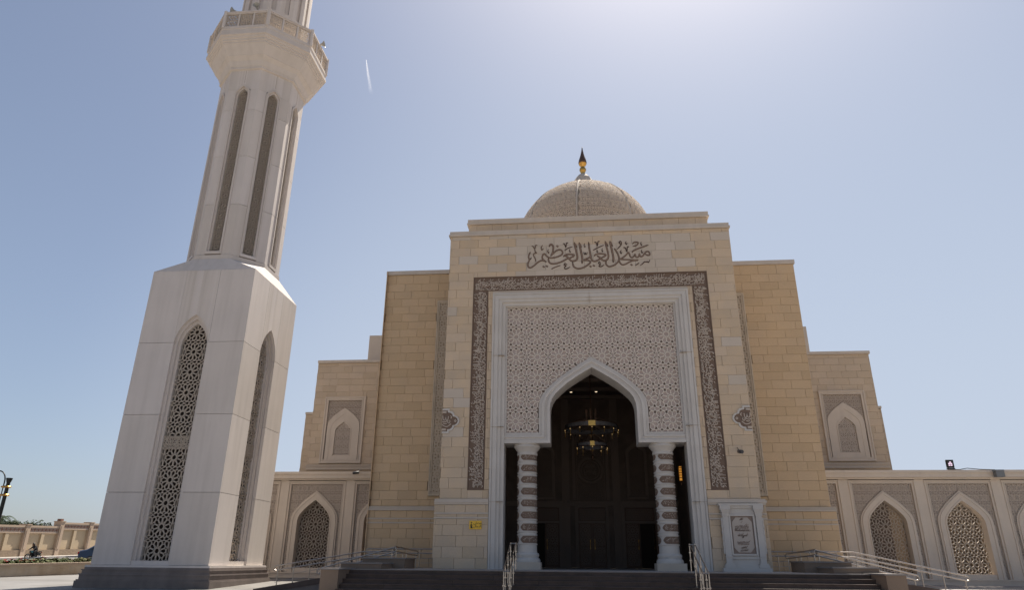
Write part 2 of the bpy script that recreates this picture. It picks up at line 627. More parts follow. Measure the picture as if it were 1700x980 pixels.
for i in range(40):
    y0, y1 = -14 + i * 1.5, -14 + (i + 1) * 1.5 - .012
    if y1 > 47:
        break
    x = plaza_left(y0)
    q = -24.0 + (.75 if i % 2 else 0)
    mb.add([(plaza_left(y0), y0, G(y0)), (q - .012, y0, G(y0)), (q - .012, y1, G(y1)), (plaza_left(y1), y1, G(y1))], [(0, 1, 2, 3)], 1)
    while q < 40:
        dz = random.uniform(0, .002)
        mb.add([(q, y0, G(y0) + dz), (q + 1.488, y0, G(y0) + dz), (q + 1.488, y1, G(y1) + dz), (q, y1, G(y1) + dz)], [(0, 1, 2, 3)], 1 if (q < -20.5 or (y0 > 25 and q < -8.5)) else 0)  # second slot: slabs darkened in colour where the sun would overlight them
        q += 1.5
structure(mb.build('plaza_paving', [M['paving'], M['dimmedpave']]))

# low planter wall along the plaza's left edge, ground behind it at its height
pw = thing('planter_wall', 'low pale stained planter wall along the edge of the white plaza', 'wall', (-29, 36, G(36)))


def pl(y, off=0., dz=0.):
    return (plaza_left(y) - off, y, G(y) + dz)


def W(o, *a):                  # world coordinates -> coordinates of thing o
    return Matrix.Translation(-o.location)


mb = MB(W(pw))
ys = [8, 16, 24, 32, 40, 48, 56]
mb.strip([pl(y, 0, -.05) for y in ys], [pl(y, 0, .52) for y in ys])
mb.strip([pl(y, .35, .52) for y in ys], [pl(y, .35, -.05) for y in ys])
mb.strip([pl(y, 0, .52) for y in ys], [pl(y, .35, .52) for y in ys])
mb.build('wall_face', M['planter'], pw)
mb = MB(W(pw))
for a, b, d, e in ((-.05, -.05, .52, .64), ):
    mb.strip([pl(y, -.05, .52) for y in ys], [pl(y, -.05, .63) for y in ys])
    mb.strip([pl(y, -.05, .63) for y in ys], [pl(y, .42, .63) for y in ys])
    mb.strip([pl(y, .42, .63) for y in ys], [pl(y, .42, .52) for y in ys])
    mb.strip([pl(y, .0, .519) for y in ys], [pl(y, -.05, .519) for y in ys])
mb.build('coping', M['planteredge'], pw)
mb = MB()
mb.strip([pl(y, .40, .50) for y in ys], [pl(y, 4.6, .45) for y in ys])
structure(mb.build('flower_bed_soil', M['soil']))

# road beyond, running parallel to the perimeter wall
rd = Vector((-.0294, .9996, 0)).normalized()           # direction of the wall
nrm = Vector((rd.y, -rd.x, 0))                                     # towards the camera side


def rp(s, d, dz=0.):
    p = Vector((-54.04, 66, 0)) + rd * s + nrm * d
    p.z = G(p.y) + dz
    return tuple(p)


ss = [-90, -40, -20, 0, 20, 40, 51, 90, 160]
mb = MB()
mb.strip([rp(s, 2.5, .02) for s in ss], [rp(s, 18.5, .02) for s in ss])
structure(mb.build('road', M['asphalt']))
mb = MB()
mb.strip([rp(s, .2, .16) for s in ss], [rp(s, 2.42, .16) for s in ss])
structure(mb.build('pavement', M['kerbw']))
mb = MB()
s = -60.
k = 0
while s < 100:
    a, b = s + .01, s + .99
    for (d0, d1, z0, z1, z2, z3) in ((2.42, 2.62, .0, .17, .17, .0),):
        vs = [rp(a, d0, z0), rp(a, d0, z1), rp(a, d1, z2), rp(a, d1, z3), rp(b, d0, z0), rp(b, d0, z1), rp(b, d1, z2), rp(b, d1, z3)]
        mb.add(vs, [(0, 1, 2, 3), (4, 7, 6, 5), (1, 5, 6, 2), (2, 6, 7, 3)], mi=(k // 3) % 2)
    s += 1.
    k += 1
structure(mb.build('kerb', [M['kerbw'], M['kerbb']]))

# perimeter wall
pwall = thing('perimeter_wall', 'long sandy perimeter wall with pilasters and patterned frieze beyond the road', 'wall', (-54.04, 66, G(66)))
TW = Matrix.Translation(-pwall.location)
PITCH = 4.78


def wp(s, d, z):
    p = Vector((-54.04, 66, 0)) + rd * s + nrm * d
    p.z = G(p.y) + z
    return tuple(p)


def wbox(mb, s0, s1, d0, d1, z0, z1, mi=None):
    vs = [wp(s, d, z) for s in (s0, s1) for d in (d0, d1) for z in (z0, z1)]
    mb.add(vs, [(0, 1, 3, 2), (4, 6, 7, 5), (0, 4, 5, 1), (2, 3, 7, 6), (0, 2, 6, 4), (1, 5, 7, 3)], mi)


for i in range(-9, 12):
    s0 = i * PITCH
    s1 = s0 + PITCH
    up = .35 if i >= 1 else -.05
    mb = MB(TW)
    wbox(mb, s0 + .3, s1 - .3, -.35, 0, .0, 2.35 + up)
    wbox(mb, s0 + PITCH / 2 - .22, s0 + PITCH / 2 + .22, 0, .17, .751, 2.351 + up)
    mb.build('wall_panel', M['wall'], pwall)
    mb = MB(TW)
    wbox(mb, s0 + .3, s1 - .3, 0.001, .22, .0, .75)
    mb.build('stone_base', M['wallstone'], pwall)
    mb = MB(TW)
    wbox(mb, s0 + .3, s1 - .3, -.4, .19, 2.352 + up, 2.45 + up, 0)
    wbox(mb, s0 + .3, s1 - .3, -.3, .14, 2.45 + up, 2.90 + up, 1)
    wbox(mb, s0 + .3, s1 - .3, -.45, .22, 2.90 + up, 3.08 + up, 0)
    n = 8
    for k in range(n):
        c = s0 + .3 + (k + .5) * (PITCH - .6) / n
        vs = [wp(c + a, .141 + b, 2.675 + up + z) for b in (0, .02) for a, z in ((-.19, 0), (0, -.16), (.19, 0), (0, .16))]
        mb.add(vs, [(4, 5, 6, 7), (0, 1, 5, 4), (1, 2, 6, 5), (2, 3, 7, 6), (3, 0, 4, 7)], 2)
        wbox(mb, c + .235, c + .285, .141, .155, 2.52 + up, 2.83 + up, 2)
    mb.build('frieze', [M['walltrim'], M['friezeback'], M['frieze']], pwall)
    mb = MB(TW)
    wbox(mb, s0 - .3, s0 + .3, -.5, .30, 0, 3.12 + up)
    wbox(mb, s0 - .16, s0 + .16, .301, .34, .8, 2.7 + up)
    wbox(mb, s0 - .34, s0 + .34, -.56, .36, 3.12 + up, 3.20 + up)
    mb.build('pilaster', M['walltrim'], pwall)
    mb = MB(TW)
    wbox(mb, s0 - .2, s0 + .2, -.3, .12, 3.201 + up, 3.42 + up)
    if i in (1, ):
        mb.build('pilaster_cap', M['frieze'], pwall)
# ------------------------------------------------------------------ the mosque
ZP = 1.57                      # platform level
YF = 28.5                      # portal front
MQ = thing('mosque', 'sand coloured stone mosque with tall stepped entrance portal and ribbed dome', 'mosque', (X0, 34, ZP))
TM = Matrix.Translation((0, -34, -ZP))      # axis coordinates (x from axis, world y, world z) -> MQ

# every stone a piece: collect rectangles first, then build the largest 300 singly and join the rest
STONES = []


def course(part, mkey, x0, x1, z0, z1, y, holes=(), wl=.88, h=.416, seed=1, z_origin=None, pale=None, single=False):
    rnd = random.Random(seed)
    g = .004
    zo = z0 if z_origin is None else z_origin
    j = 0
    z = zo
    while z < z1 - .02:
        a, b = max(z, z0), min(z + h, z1)
        if z1 - b < .13:
            b = z1
        if a >= z1 - .13:
            break
        if b - a > .03:
            offx = (.5 if j % 2 else .04) * wl + rnd.choice((0, 0, .05, -.06)) - wl
            x = x0 + offx
            row = []
            while x < x1 - .001:
                ww = wl * (.6 if rnd.random() < .04 else 1)
                row.append((max(x, x0), min(x + ww, x1)))
                x += ww
            for (p, q) in row:
                if q - p < .04:
                    continue
                segs = [(p, q, a, b)]
                for (hx0, hx1, hz0, hz1) in holes:
                    out = []
                    for (sx0, sx1, sz0, sz1) in segs:
                        if sx1 <= hx0 or sx0 >= hx1 or sz1 <= hz0 or sz0 >= hz1:
                            out.append((sx0, sx1, sz0, sz1))
                            continue
                        if sx0 < hx0:
                            out.append((sx0, hx0, sz0, sz1))
                        if sx1 > hx1:
                            out.append((hx1, sx1, sz0, sz1))
                        m0, m1 = max(sx0, hx0), min(sx1, hx1)
                        if sz0 < hz0:
                            out.append((m0, m1, sz0, hz0))
                        if sz1 > hz1:
                            out.append((m0, m1, hz1, sz1))
                    segs = out
                for (sx0, sx1, sz0, sz1) in segs:
                    if sx1 - sx0 > .05 and sz1 - sz0 > .04:
                        mk = mkey
                        cx, cz = (sx0 + sx1) / 2, (sz0 + sz1) / 2
                        if pale and pale(cx, cz, rnd):
                            mk = 'pale'
                        STONES.append((part, mk, sx0 + g, sx1 - g, sz0 + g, sz1 - g, y - rnd.uniform(0, .006), single))
        z += h
        j += 1


# --- portal core (hollow: the porch lies inside)
mb = MB(TM)
HP = 6.36
yb = YF + .05
for s in (-1, 1):
    a, b = sorted((s * 4.32, s * HP))
    mb.box(a, b, yb, yb + 1.6, 0.6, 13.2)
    a, b = sorted((s * 5.3, s * (HP - .005)))
    mb.box(a, b, yb + 1.6, 46, .6, 16.0)
mb.box(-HP, HP, yb, 30.6, 13.2, 16.05)
mb.box(-5.3, 5.3, 30.6, 46, 15.4, 16.0)
core = mb.build('portal_core', M['joint'], MQ)
# side faces of the portal are stone too
for s in (-1, 1):
    mb = MB(TM @ Matrix(((0, -s, 0, s * HP), (s, 0, 0, 30.5), (0, 0, 1, 0), (0, 0, 0, 1))))
    j = 0
    z = ZP
    while z < 16.0:
        x = -2.0 - (.36 if j % 2 else 0)
        while x < 1.8:
            mb.stone(max(x, -2.0) + .006, min(x + .88, 1.8) - .006, z + .006, min(z + .416, 16.04) - .006, -.02, d=.04)
            x += .88
        z += .416
        j += 1
    mb.build('side_facing', M['portal'], MQ, kind='stuff')
# backing for the thin front of the portal
mb = MB(TM)
mb.box(-HP + .01, -4.3, YF + .06, YF + .5, .6, 13.2)
mb.build('backing', M['joint'], MQ)


def pale_fn(x, z, r):
    if 13.95 < z < 15.62 and -3.2 < x < 3.5:
        return True
    if z > 13.9:
        return r.random() < .22
    return r.random() < .04


holes = [(-5.2, 5.2, 4.56, 13.94), (-4.32, 4.32, 0, 13.2)]
course('portal', 'portal', -HP, HP, 4.21, 16.04, YF, holes=holes, seed=3, pale=pale_fn, single=True)
# plinth of the portal, each side of the opening
for s in (-1, 1):
    a, b = sorted((s * 4.31, s * 6.5))
    mb = MB(TM)
    mb.box(a, b, YF - .06, YF + .5, .6, 4.05)
    pl_ = mb.build('portal_plinth', M['joint'], MQ)
    mb = MB(TM)
    mb.box(a, b + (.04 if s > 0 else 0), YF - .20, YF + .1, 4.06, 4.14)
    mb.box(a, b, YF - .16, YF + .1, 4.14, 4.20)
    mb.box(a, b, YF - .165, YF + .1, 3.98, 4.06)
    mb.box(a, b, YF - .145, YF + .1, 3.62, 3.68)
    mb.box(a, b, YF - .145, YF + .1, 3.44, 3.50)
    mb.build('plinth_moulding', M['coping'], MQ)
    hl = [(a - .1, b + .1, 3.62, 3.68), (a - .1, b + .1, 3.44, 3.50)]
    course('portal', 'portal', a, b, ZP, 3.98, YF - .12, holes=hl, wl=.84, seed=11 + s, h=.415, z_origin=ZP - .02, single=True)
    # short stones either side between band and frame
    a, b = sorted((s * 4.30, s * 4.52))
    course('portal', 'portal', a, b, 4.57, 13.26, YF, wl=2.0, seed=21 + s, single=False)
course('portal', 'pale', -4.3, 4.3, 13.125, 13.262, YF, wl=1.4, seed=25)
# cornices and upper step
mb = MB(TM)
mb.box(-HP - .07, HP + .07, YF - .09, YF + 1.2, 16.045, 16.13)
mb.box(-HP - .03, HP + .03, YF - .05, YF + 1.2, 16.13, 16.29)
mb.build('cornice', M['coping'], MQ)
mb = MB(TM)
mb.box(-5.62, 5.62, 29.3, 31.2, 16.0, 17.0)
mb.build('upper_step_core', M['joint'], MQ)
course('portal', 'wing', -5.64, 5.64, 16.2, 17.02, 29.26, wl=.76, seed=8, h=.42)
mb = MB(TM)
mb.box(-5.72, 5.72, 29.16, 31.3, 17.021, 17.10)
mb.box(-5.69, 5.69, 29.19, 31.2, 17.10, 17.29)
mb.build('cornice', M['coping'], MQ)

# --- calligraphy band round the portal
mb = MB(TM)
Bo, Bi, zt, zi, z0 = 5.19, 4.53, 13.93, 13.27, 4.57
yb_ = YF + .035
mb.box(-Bo, -Bi, yb_, yb_ + .2, z0, zi)
mb.box(Bi, Bo, yb_, yb_ + .2, z0, zi)
mb.box(-Bo, Bo, yb_, yb_ + .2, zi, zt)
band = mb.build('calligraphy_band', M['brown'], MQ)
mb = MB(TM)
rect_frame(mb, -Bo - .02, Bo + .02, z0 - .02, zt + .02, .035, YF - .015, yb_, sides='LRT')
rect_frame(mb, -Bi - .01, Bi + .01, z0 - .02, zi + .01, .03, YF - .014, yb_, sides='LRT')
mb.box(-Bo, -Bi, YF - .012, yb_, z0 - .02, z0 + .015)
mb.box(Bi, Bo, YF - .012, yb_, z0 - .02, z0 + .015)
o = mb.build('band_edging', M['brown'], MQ)

# running script made of joined pen strokes: (width of the letter, strokes)
GLY = [
    (.10, [[(.05, .95), (.06, .5), (.05, .05)]]),                                                  # upright
    (.30, [[(.28, .92), (.27, .3), (.2, .06), (.08, .05), (0, .2)]]),                              # upright with foot
    (.36, [[(.36, .3), (.3, .12), (.16, .02), (.03, .12), (.0, .34)], [(.16, .42), (.2, .46)]]),    # bowl with dot
    (.26, [[(.24, .1), (.18, .3), (.08, .3), (.07, .16), (.2, .12), (.12, -.08), (0, -.1)]]),       # loop with tail
    (.34, [[(.34, .28), (.31, .1), (.25, .1), (.23, .26), (.2, .1), (.14, .1), (.12, .26), (.07, .08), (0, .08)]]),  # teeth
    (.34, [[(.33, .75), (.1, .52), (.3, .32), (.2, .08), (0, .06)]]),                               # slanting arm
    (.32, [[(.02, .3), (.16, .38), (.3, .22), (.12, .08), (.02, -.08), (.18, -.2), (.32, -.1)]]),   # deep curve
    (.22, [[(.2, .1), (.2, .32), (.08, .32), (.06, .12), (.2, .1), (0, .08)]]),                     # closed loop
]


def script(mb, s0, s1, t0, t1, seed, place, wd=.05, y0=0, y1=.03, dens=1.0):
    rnd = random.Random(seed)
    hgt = t1 - t0
    for row, (ta, tb, k) in enumerate(((.0, .55, 1.), (.28, .80, .9), (.5, 1.0, .85))):
        s = s0 + .04
        while s < s1 - .1:
            wgl, st = rnd.choice(GLY)
            sc = hgt * (tb - ta)
            if s + wgl * sc * 1.25 > s1:
                break
            lift = rnd.uniform(-.05, .09) * hgt
            for P in st:
                q = [(s + (wgl - x) * sc * 1.15 * -1 + wgl * sc * 1.15, t0 + (ta * hgt) + z * sc + lift) for x, z in P]
                q = [(a, min(max(b, t0 + .03), t1 - .03)) for a, b in q]
                q = [place(*p) for p in smoothline(q, 3)]
                if len(q) > 1:
                    mb.ribbon(q, lambda t: wd * (.55 + .45 * math.sin(math.pi * min(max(t, .05), .95))), y0 - .002 * row, y1)
            if rnd.random() < .8 * dens:
                a = (s + rnd.uniform(0, wgl) * sc, t0 + hgt * rnd.uniform(.06, .94))
                dd = .055
                q = [place(*a), place(a[0] + dd * .5, a[1] + dd * .4), place(a[0] + dd, a[1] + dd * .8)]
                mb.ribbon(q, wd * .9, y0 - .005, y1)
            s += wgl * sc * 1.18 + .008


mb = MB(TM)
ident = lambda s, t: (s, t)
script(mb, -Bo + .03, Bo - .03, zi + .03, zt - .03, 5, ident, wd=.029, y0=YF, y1=yb_)
script(mb, z0 + .05, zi, 0.03, Bo - Bi - .03, 6, lambda s, t: (-Bi - t, s), wd=.029, y0=YF, y1=yb_)
script(mb, z0 + .05, zi, 0.03, Bo - Bi - .03, 9, lambda s, t: (Bi + t, zi + z0 + .05 - s), wd=.029, y0=YF, y1=yb_)
o = mb.build('script_relief', M['letter'], band, kind='stuff')

# --- inscription over the portal (traced strokes, in wall coordinates)
STROKES=[(0.056,[(-1.92,15.14),(-1.98,15.02),(-2.01,14.88),(-1.97,14.74),(-2.03,14.59),(-2.04,14.47),(-1.99,14.37),(-1.9,14.36),(-1.77,14.44),(-1.62,14.58),(-1.47,14.68),(-1.32,14.69),(-1.19,14.62)]),(0.056,[(-1.19,14.63),(-1.32,14.72),(-1.38,14.82),(-1.36,14.96),(-1.28,15.03),(-1.21,14.95),(-1.11,14.85),(-1.0,14.81),(-0.84,14.82),(-0.63,14.88),(-0.48,14.97),(-0.45,15.09),(-0.53,15.2),(-0.64,15.2),(-0.77,15.14),(-0.91,15.0),(-1.0,14.9)]),(0.03,[(-1.97,14.74),(-1.91,14.79),(-1.88,14.87)]),(0.064,[(-1.06,15.37),(-1.01,15.48),(-0.94,15.49),(-0.87,15.37),(-0.88,15.21),(-0.92,15.03),(-1.0,14.9)]),(0.06,[(-1.1,14.81),(-1.09,14.66),(-1.01,14.54),(-0.84,14.51),(-0.64,14.55),(-0.43,14.64),(-0.24,14.75),(-0.11,14.78),(0.03,14.86),(0.07,14.92),(-0.07,14.96),(-0.24,14.96),(-0.35,14.92),(-0.42,14.84)]),(0.067,[(-0.35,14.89),(-0.26,14.86),(-0.17,14.76),(-0.08,14.65),(0.05,14.62),(0.18,14.68),(0.22,14.82),(0.19,15.01),(0.14,15.28),(0.1,15.56)]),(0.045,[(0.11,15.52),(0.16,15.42),(0.21,15.3)]),(0.071,[(0.32,15.54),(0.36,15.27),(0.41,14.96),(0.44,14.71),(0.42,14.48)]),(0.045,[(0.32,15.51),(0.38,15.4),(0.42,15.29)]),(0.06,[(-0.01,14.57),(0.03,14.38),(0.12,14.28),(0.26,14.24),(0.43,14.27),(0.61,14.36),(0.76,14.48),(0.8,14.57),(0.68,14.64),(0.52,14.65),(0.64,14.72),(0.77,14.78),(0.83,14.88)]),(0.064,[(0.75,15.55),(0.77,15.25),(0.81,14.95),(0.84,14.72),(0.91,14.6),(1.02,14.58),(1.16,14.64),(1.28,14.72)]),(0.034,[(-0.97,14.25),(-0.82,14.33),(-0.55,14.43)]),(0.03,[(-0.36,15.16),(-0.2,15.27),(0.01,15.34)]),(0.034,[(-1.87,15.44),(-1.8,15.42),(-1.72,15.29),(-1.68,15.46),(-1.6,15.47)]),(0.03,[(-0.43,15.5),(-0.36,15.5),(-0.29,15.32),(-0.26,15.53),(-0.18,15.54)]),(0.034,[(-1.72,15.3),(-1.7,15.14),(-1.63,15.09),(-1.76,15.05),(-1.78,14.95),(-1.7,14.79),(-1.67,14.64)]),(0.037,[(-1.36,15.47),(-1.42,15.35),(-1.4,15.22),(-1.32,15.3)]),(0.026,[(-1.09,15.24),(-1.13,15.14),(-1.09,15.06),(-1.06,15.13)]),(0.026,[(-0.1,15.24),(-0.14,15.14),(-0.1,15.07),(-0.07,15.13)]),(0.026,[(0.57,15.5),(0.54,15.39),(0.57,15.3),(0.61,15.36)]),(0.026,[(0.52,15.06),(0.53,14.96),(0.57,14.93),(0.6,15.02),(0.6,14.95),(0.65,14.94),(0.68,15.05)]),(0.03,[(-0.25,14.45),(-0.35,14.51),(-0.39,14.44),(-0.3,14.39),(-0.38,14.32),(-0.34,14.24),(-0.22,14.27),(-0.12,14.34)]),(0.06,[(0.99,14.82),(1.03,14.9),(1.16,14.94),(1.33,14.94),(1.5,14.89),(1.45,14.81),(1.28,14.73)]),(0.064,[(1.1,14.85),(1.23,14.76),(1.34,14.64),(1.42,14.6),(1.55,14.64),(1.62,14.78),(1.6,15.02),(1.55,15.29),(1.5,15.57)]),(0.045,[(1.51,15.55),(1.57,15.43),(1.63,15.3)]),(0.071,[(1.72,15.56),(1.76,15.28),(1.81,14.95),(1.84,14.71),(1.82,14.49)]),(0.045,[(1.73,15.54),(1.78,15.42),(1.84,15.29)]),(0.056,[(1.89,15.19),(1.98,15.05),(2.06,14.86),(2.09,14.7),(2.06,14.56),(1.95,14.42),(1.8,14.33),(1.63,14.29),(1.52,14.38),(1.49,14.5),(1.52,14.63)]),(0.052,[(2.08,14.72),(2.1,14.54),(2.16,14.41),(2.25,14.36),(2.4,14.41),(2.53,14.48),(2.72,14.55),(2.94,14.57),(2.68,14.59),(2.43,14.61),(2.16,14.64),(2.25,14.71),(2.4,14.83),(2.52,14.96),(2.57,14.88),(2.6,14.76),(2.67,14.71),(2.75,14.75),(2.82,14.87),(2.84,14.75),(2.91,14.71),(2.98,14.77),(3.01,14.88),(3.04,14.76),(3.11,14.74),(3.18,14.8),(3.26,14.92),(3.38,14.99),(3.46,14.92),(3.46,14.81),(3.37,14.8),(3.26,14.86)]),(0.049,[(2.68,14.96),(2.78,15.06),(3.02,15.16),(3.44,15.31)]),(0.03,[(0.93,15.12),(1.16,15.25),(1.44,15.37)]),(0.03,[(1.01,15.53),(1.09,15.51),(1.14,15.33),(1.18,15.55),(1.26,15.56)]),(0.03,[(2.3,15.21),(2.39,15.2),(2.46,15.0),(2.49,15.24),(2.57,15.24)]),(0.03,[(2.02,15.13),(2.15,15.28),(2.23,15.39),(2.21,15.54),(2.13,15.49),(2.17,15.41),(2.23,15.39)]),(0.037,[(2.72,15.38),(2.82,15.47),(2.97,15.46),(2.98,15.39),(2.89,15.3),(2.73,15.26)]),(0.026,[(2.46,15.53),(2.42,15.44),(2.46,15.37),(2.49,15.44)]),(0.026,[(3.13,15.48),(3.1,15.38),(3.13,15.3),(3.16,15.36)]),(0.026,[(2.22,15.1),(2.16,15.0),(2.2,14.92),(2.24,15.0)]),(0.026,[(1.37,15.22),(1.34,15.11),(1.36,15.04),(1.39,15.11)]),(0.026,[(1.14,15.16),(1.11,15.08),(1.14,15.02),(1.16,15.08)]),(0.026,[(3.14,15.09),(3.1,14.99),(3.14,14.91),(3.17,14.99)]),(0.03,[(1.27,14.46),(1.21,14.54),(1.16,14.47),(1.25,14.41),(1.18,14.34),(1.22,14.3),(1.32,14.32),(1.41,14.4)]),(0.026,[(2.79,14.31),(2.98,14.43)]),(0.026,[(3.01,14.3),(3.12,14.38),(3.22,14.48),(3.29,14.46),(3.33,14.49),(3.38,14.44),(3.42,14.49),(3.46,14.57)])]
DOTS=[(-1.32, 14.38), (-1.17, 14.4), (-0.68, 15.39), (0.8, 14.33), (2.63, 14.35), (0.95, 14.36)]

TI = Matrix.Translation((-X0, -34, -ZP))
ins = None
mb = MB(TI)
mf = MB(TI)
for k, (wd, P) in enumerate(STROKES):
    q = smoothline(P, 4)
    ln = sum(math.dist(a, b) for a, b in zip(q, q[1:]))
    tp = min(.25, .09 / ln)
    prof = lambda t, w_=wd * 1.02 + .012, tp=tp: w_ * (.35 + .65 * min(1, t / tp, (1 - t) / tp))
    mb.ribbon(q, prof, YF - .022 - .0006 * (k % 9), YF + .01)
    if wd > .033:
        q2 = q[1:-1]
        prof2 = lambda t, w_=wd * .46, tp=tp: w_ * (.2 + .8 * min(1, t / tp, (1 - t) / tp))
        mf.ribbon(q2, prof2, YF - .032 - .0006 * (k % 9), YF)
for (x, z) in DOTS:
    for m_, r_, y_ in ((mb, .062, YF - .024), (mf, .034, YF - .034)):
        m_.prism([(x - r_, z + .01), (x + .01, z - r_ * .95), (x + r_, z - .01), (x - .01, z + r_ * .95)], y_, YF)
ins = mb.build('wall_inscription', M['letteredge'], MQ)
mf.build('letter_fill', M['letterfill'], MQ)

# --- portal frame: stepped white mouldings
mb = MB(TM)
prof = [(4.30, 3.0, .0), ]
steps = [(4.30, .075, -.10), (4.225, .035, -.065), (4.19, .16, -.085), (4.03, .03, -.045), (4.0, .11, -.03), (3.89, .03, .03), (3.86, .13, .06)]
for (h, wdt, dy) in steps:
    zt_ = 13.11 - (4.30 - h)
    y_ = YF + dy
    mb.box(-h, -h + wdt, y_, YF + .9, ZP, zt_ - wdt)
    mb.box(h - wdt, h, y_, YF + .9, ZP, zt_ - wdt)
    mb.box(-h, h, y_, YF + .9, zt_ - wdt, zt_)
frame = mb.build('portal_frame', M['marble'], MQ)
mb = MB(TM)                 # fine joints in the mouldings
for z in (4.1, 7.1, 10.2):
    for s in (-1, 1):
        a, b = sorted((s * 3.74, s * 4.305))
        mb.box(a, b, YF - .103, YF + .02, z, z + .008)
mb.box(-.004, .004, YF - .103, YF + .02, 12.55, 13.112)
mb.build('joint', M['joint'], frame)

# --- tympanum with star carving
YT = YF + .22
TYH = 3.73
outer_arch = keel(2.25, 7.85, 10.11, 6.91)
inner_arch = keel(1.81, 7.85, 9.66, 6.45)
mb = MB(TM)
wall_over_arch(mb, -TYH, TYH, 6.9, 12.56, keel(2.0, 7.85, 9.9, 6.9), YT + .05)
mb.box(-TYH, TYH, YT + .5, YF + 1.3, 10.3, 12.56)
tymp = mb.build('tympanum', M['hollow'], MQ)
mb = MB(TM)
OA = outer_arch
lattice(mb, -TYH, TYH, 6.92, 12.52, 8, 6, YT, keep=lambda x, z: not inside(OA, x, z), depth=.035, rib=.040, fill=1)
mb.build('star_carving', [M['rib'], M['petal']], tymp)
mb = MB(TM)
rect_frame(mb, -TYH - .02, TYH + .02, 6.85, 12.60, .10, YT - .06, YT + .3, sides='LRT')
mb.build('inner_border', M['marble'], tymp)

# --- arch moulding and its deep soffit, with the lintels to both sides
mb = MB(TM)
levels = [(2.28, 6.89, 10.14, -.05), (2.16, 6.77, 10.02, -.12), (2.04, 6.69, 9.90, -.08), (1.93, 6.58, 9.78, -.14), (1.81, 6.45, 9.66, None)]
for (a, b) in zip(levels[:-1], levels[1:]):
    A_ = keel(a[0], 7.85, a[2], a[1])
    B_ = keel(b[0], 7.85, b[2], b[1])
    arch_band(mb, B_, A_, YT + a[3], YF + 1.3)
# lintel mouldings continuing sideways to the frame
for s in (-1, 1):
    for (za, zb, dy, xa) in ((6.77, 6.89, -.05, 2.16), (6.69, 6.77, -.12, 2.04), (6.58, 6.69, -.08, 1.93), (6.45, 6.58, -.14, 1.811)):
        a, b = sorted((s * xa, s * TYH))
        mb.box(a, b, YT + dy - .002, YF + 1.31, za, zb)
mb.build('arch_moulding', M['marble'], MQ)
mb = MB(TM)
S1 = keel(1.811, 7.85, 9.66, 6.46)
mb.strip([(p[0], YF + 1.29, p[1]) for p in S1], [(p[0] * 1.0, YT, p[1]) for p in S1])
mb.build('arch_soffit', M['marble'], MQ)
mb = MB(TM)
wall_over_arch(mb, -TYH, TYH, 6.46, 12.6, keel(1.83, 7.85, 9.68, 6.46), YF + 1.31)
mb.build('arch_back', M['porch'], MQ)

# --- ringed columns
CY = YF + .62


def column(cx):
    c = bpy.data.objects.new('column', None)
    COL.objects.link(c)
    c.parent = MQ
    c.location = (cx, CY - 34, 0)
    T0 = Matrix.Identity(4)
    mb = MB()
    mb.box(-.56, .56, -.56, .56, 0, .27)
    mb.build('plinth_block', M['pale'], c)
    mb = MB()
    mb.lathe([(.52, .27), (.53, .33), (.50, .40), (.45, .43), (.47, .50), (.48, .55), (.45, .60), (.405, .62), (.405, .66)], 36)
    mb.build('base', M['marble'], c, smooth=35)
    mb = MB()
    pr = [(.395, .66)]
    zs = [0.66 + .30 + i * .462 for i in range(8)]
    for z in zs:
        pr += [(.385, z - .005), (.385, z + .31)]
    pr += [(.385, 4.42)]
    mb.lathe(pr, 40, cap=False)
    mb.build('shaft', M['marble'], c, smooth=35)
    for z in zs:
        mb = MB()
        for zz in (z - .045, z + .305):
            mb.lathe([(.385, zz), (.415, zz + .008), (.42, zz + .025), (.415, zz + .042), (.385, zz + .05)], 36, cap=False)
        mb.build('ring', M['marble'], c, smooth=50)
        for a0 in (225, 45):
            mb = MB()
            # pointed cartouche wrapped round the shaft
            n = 18
            a_, b_ = [], []
            for i in range(n + 1):
                a = R(a0 + 8 + 164 * i / n)
                e = min(1, i / 1.6, (n - i) / 1.6)
                hh = .125 * max(.04, e) ** .8 + .008
                for lst, zz in ((a_, z + .153 - hh), (b_, z + .153 + hh)):
                    lst.append((.402 * math.cos(a), .402 * math.sin(a), zz))
            mb.strip(a_, b_)
            A2 = [(x * .96, y * .96, zz) for x, y, zz in a_]
            B2 = [(x * .96, y * .96, zz) for x, y, zz in b_]
            mb.strip(A2, a_)
            mb.strip(b_, B2)
            ca = mb.build('cartouche', M['brown'], c)
            mb = MB()
            rn = random.Random(int(z * 100) + a0)
            for k in range(46):
                a = R(a0 + 20 + 140 * rn.random())
                zz = z + .153 + rn.uniform(-.085, .085)
                l = rn.uniform(.02, .05)
                dz = rn.uniform(-.03, .05)
                da = l / .4
                r_ = .409
                t = .008
                mb.add([(r_ * math.cos(a), r_ * math.sin(a), zz - t), (r_ * math.cos(a + da), r_ * math.sin(a + da), zz + dz - t),
                        (r_ * math.cos(a + da), r_ * math.sin(a + da), zz + dz + t), (r_ * math.cos(a), r_ * math.sin(a), zz + t)], [(0, 1, 2, 3)])
            # fourth level is not allowed: letters hang on the column
            mb.build('cartouche_script', M['letter'], c, kind='stuff')
    mb = MB()
    mb.lathe([(.39, 4.42), (.43, 4.44), (.43, 4.50), (.40, 4.52), (.41, 4.58), (.50, 4.70), (.55, 4.76), (.55, 4.82), (.52, 4.84), (.54, 4.885)], 36)
    mb.build('capital', M['marble'], c, smooth=35)
    return c


column(-2.80)
column(2.80)

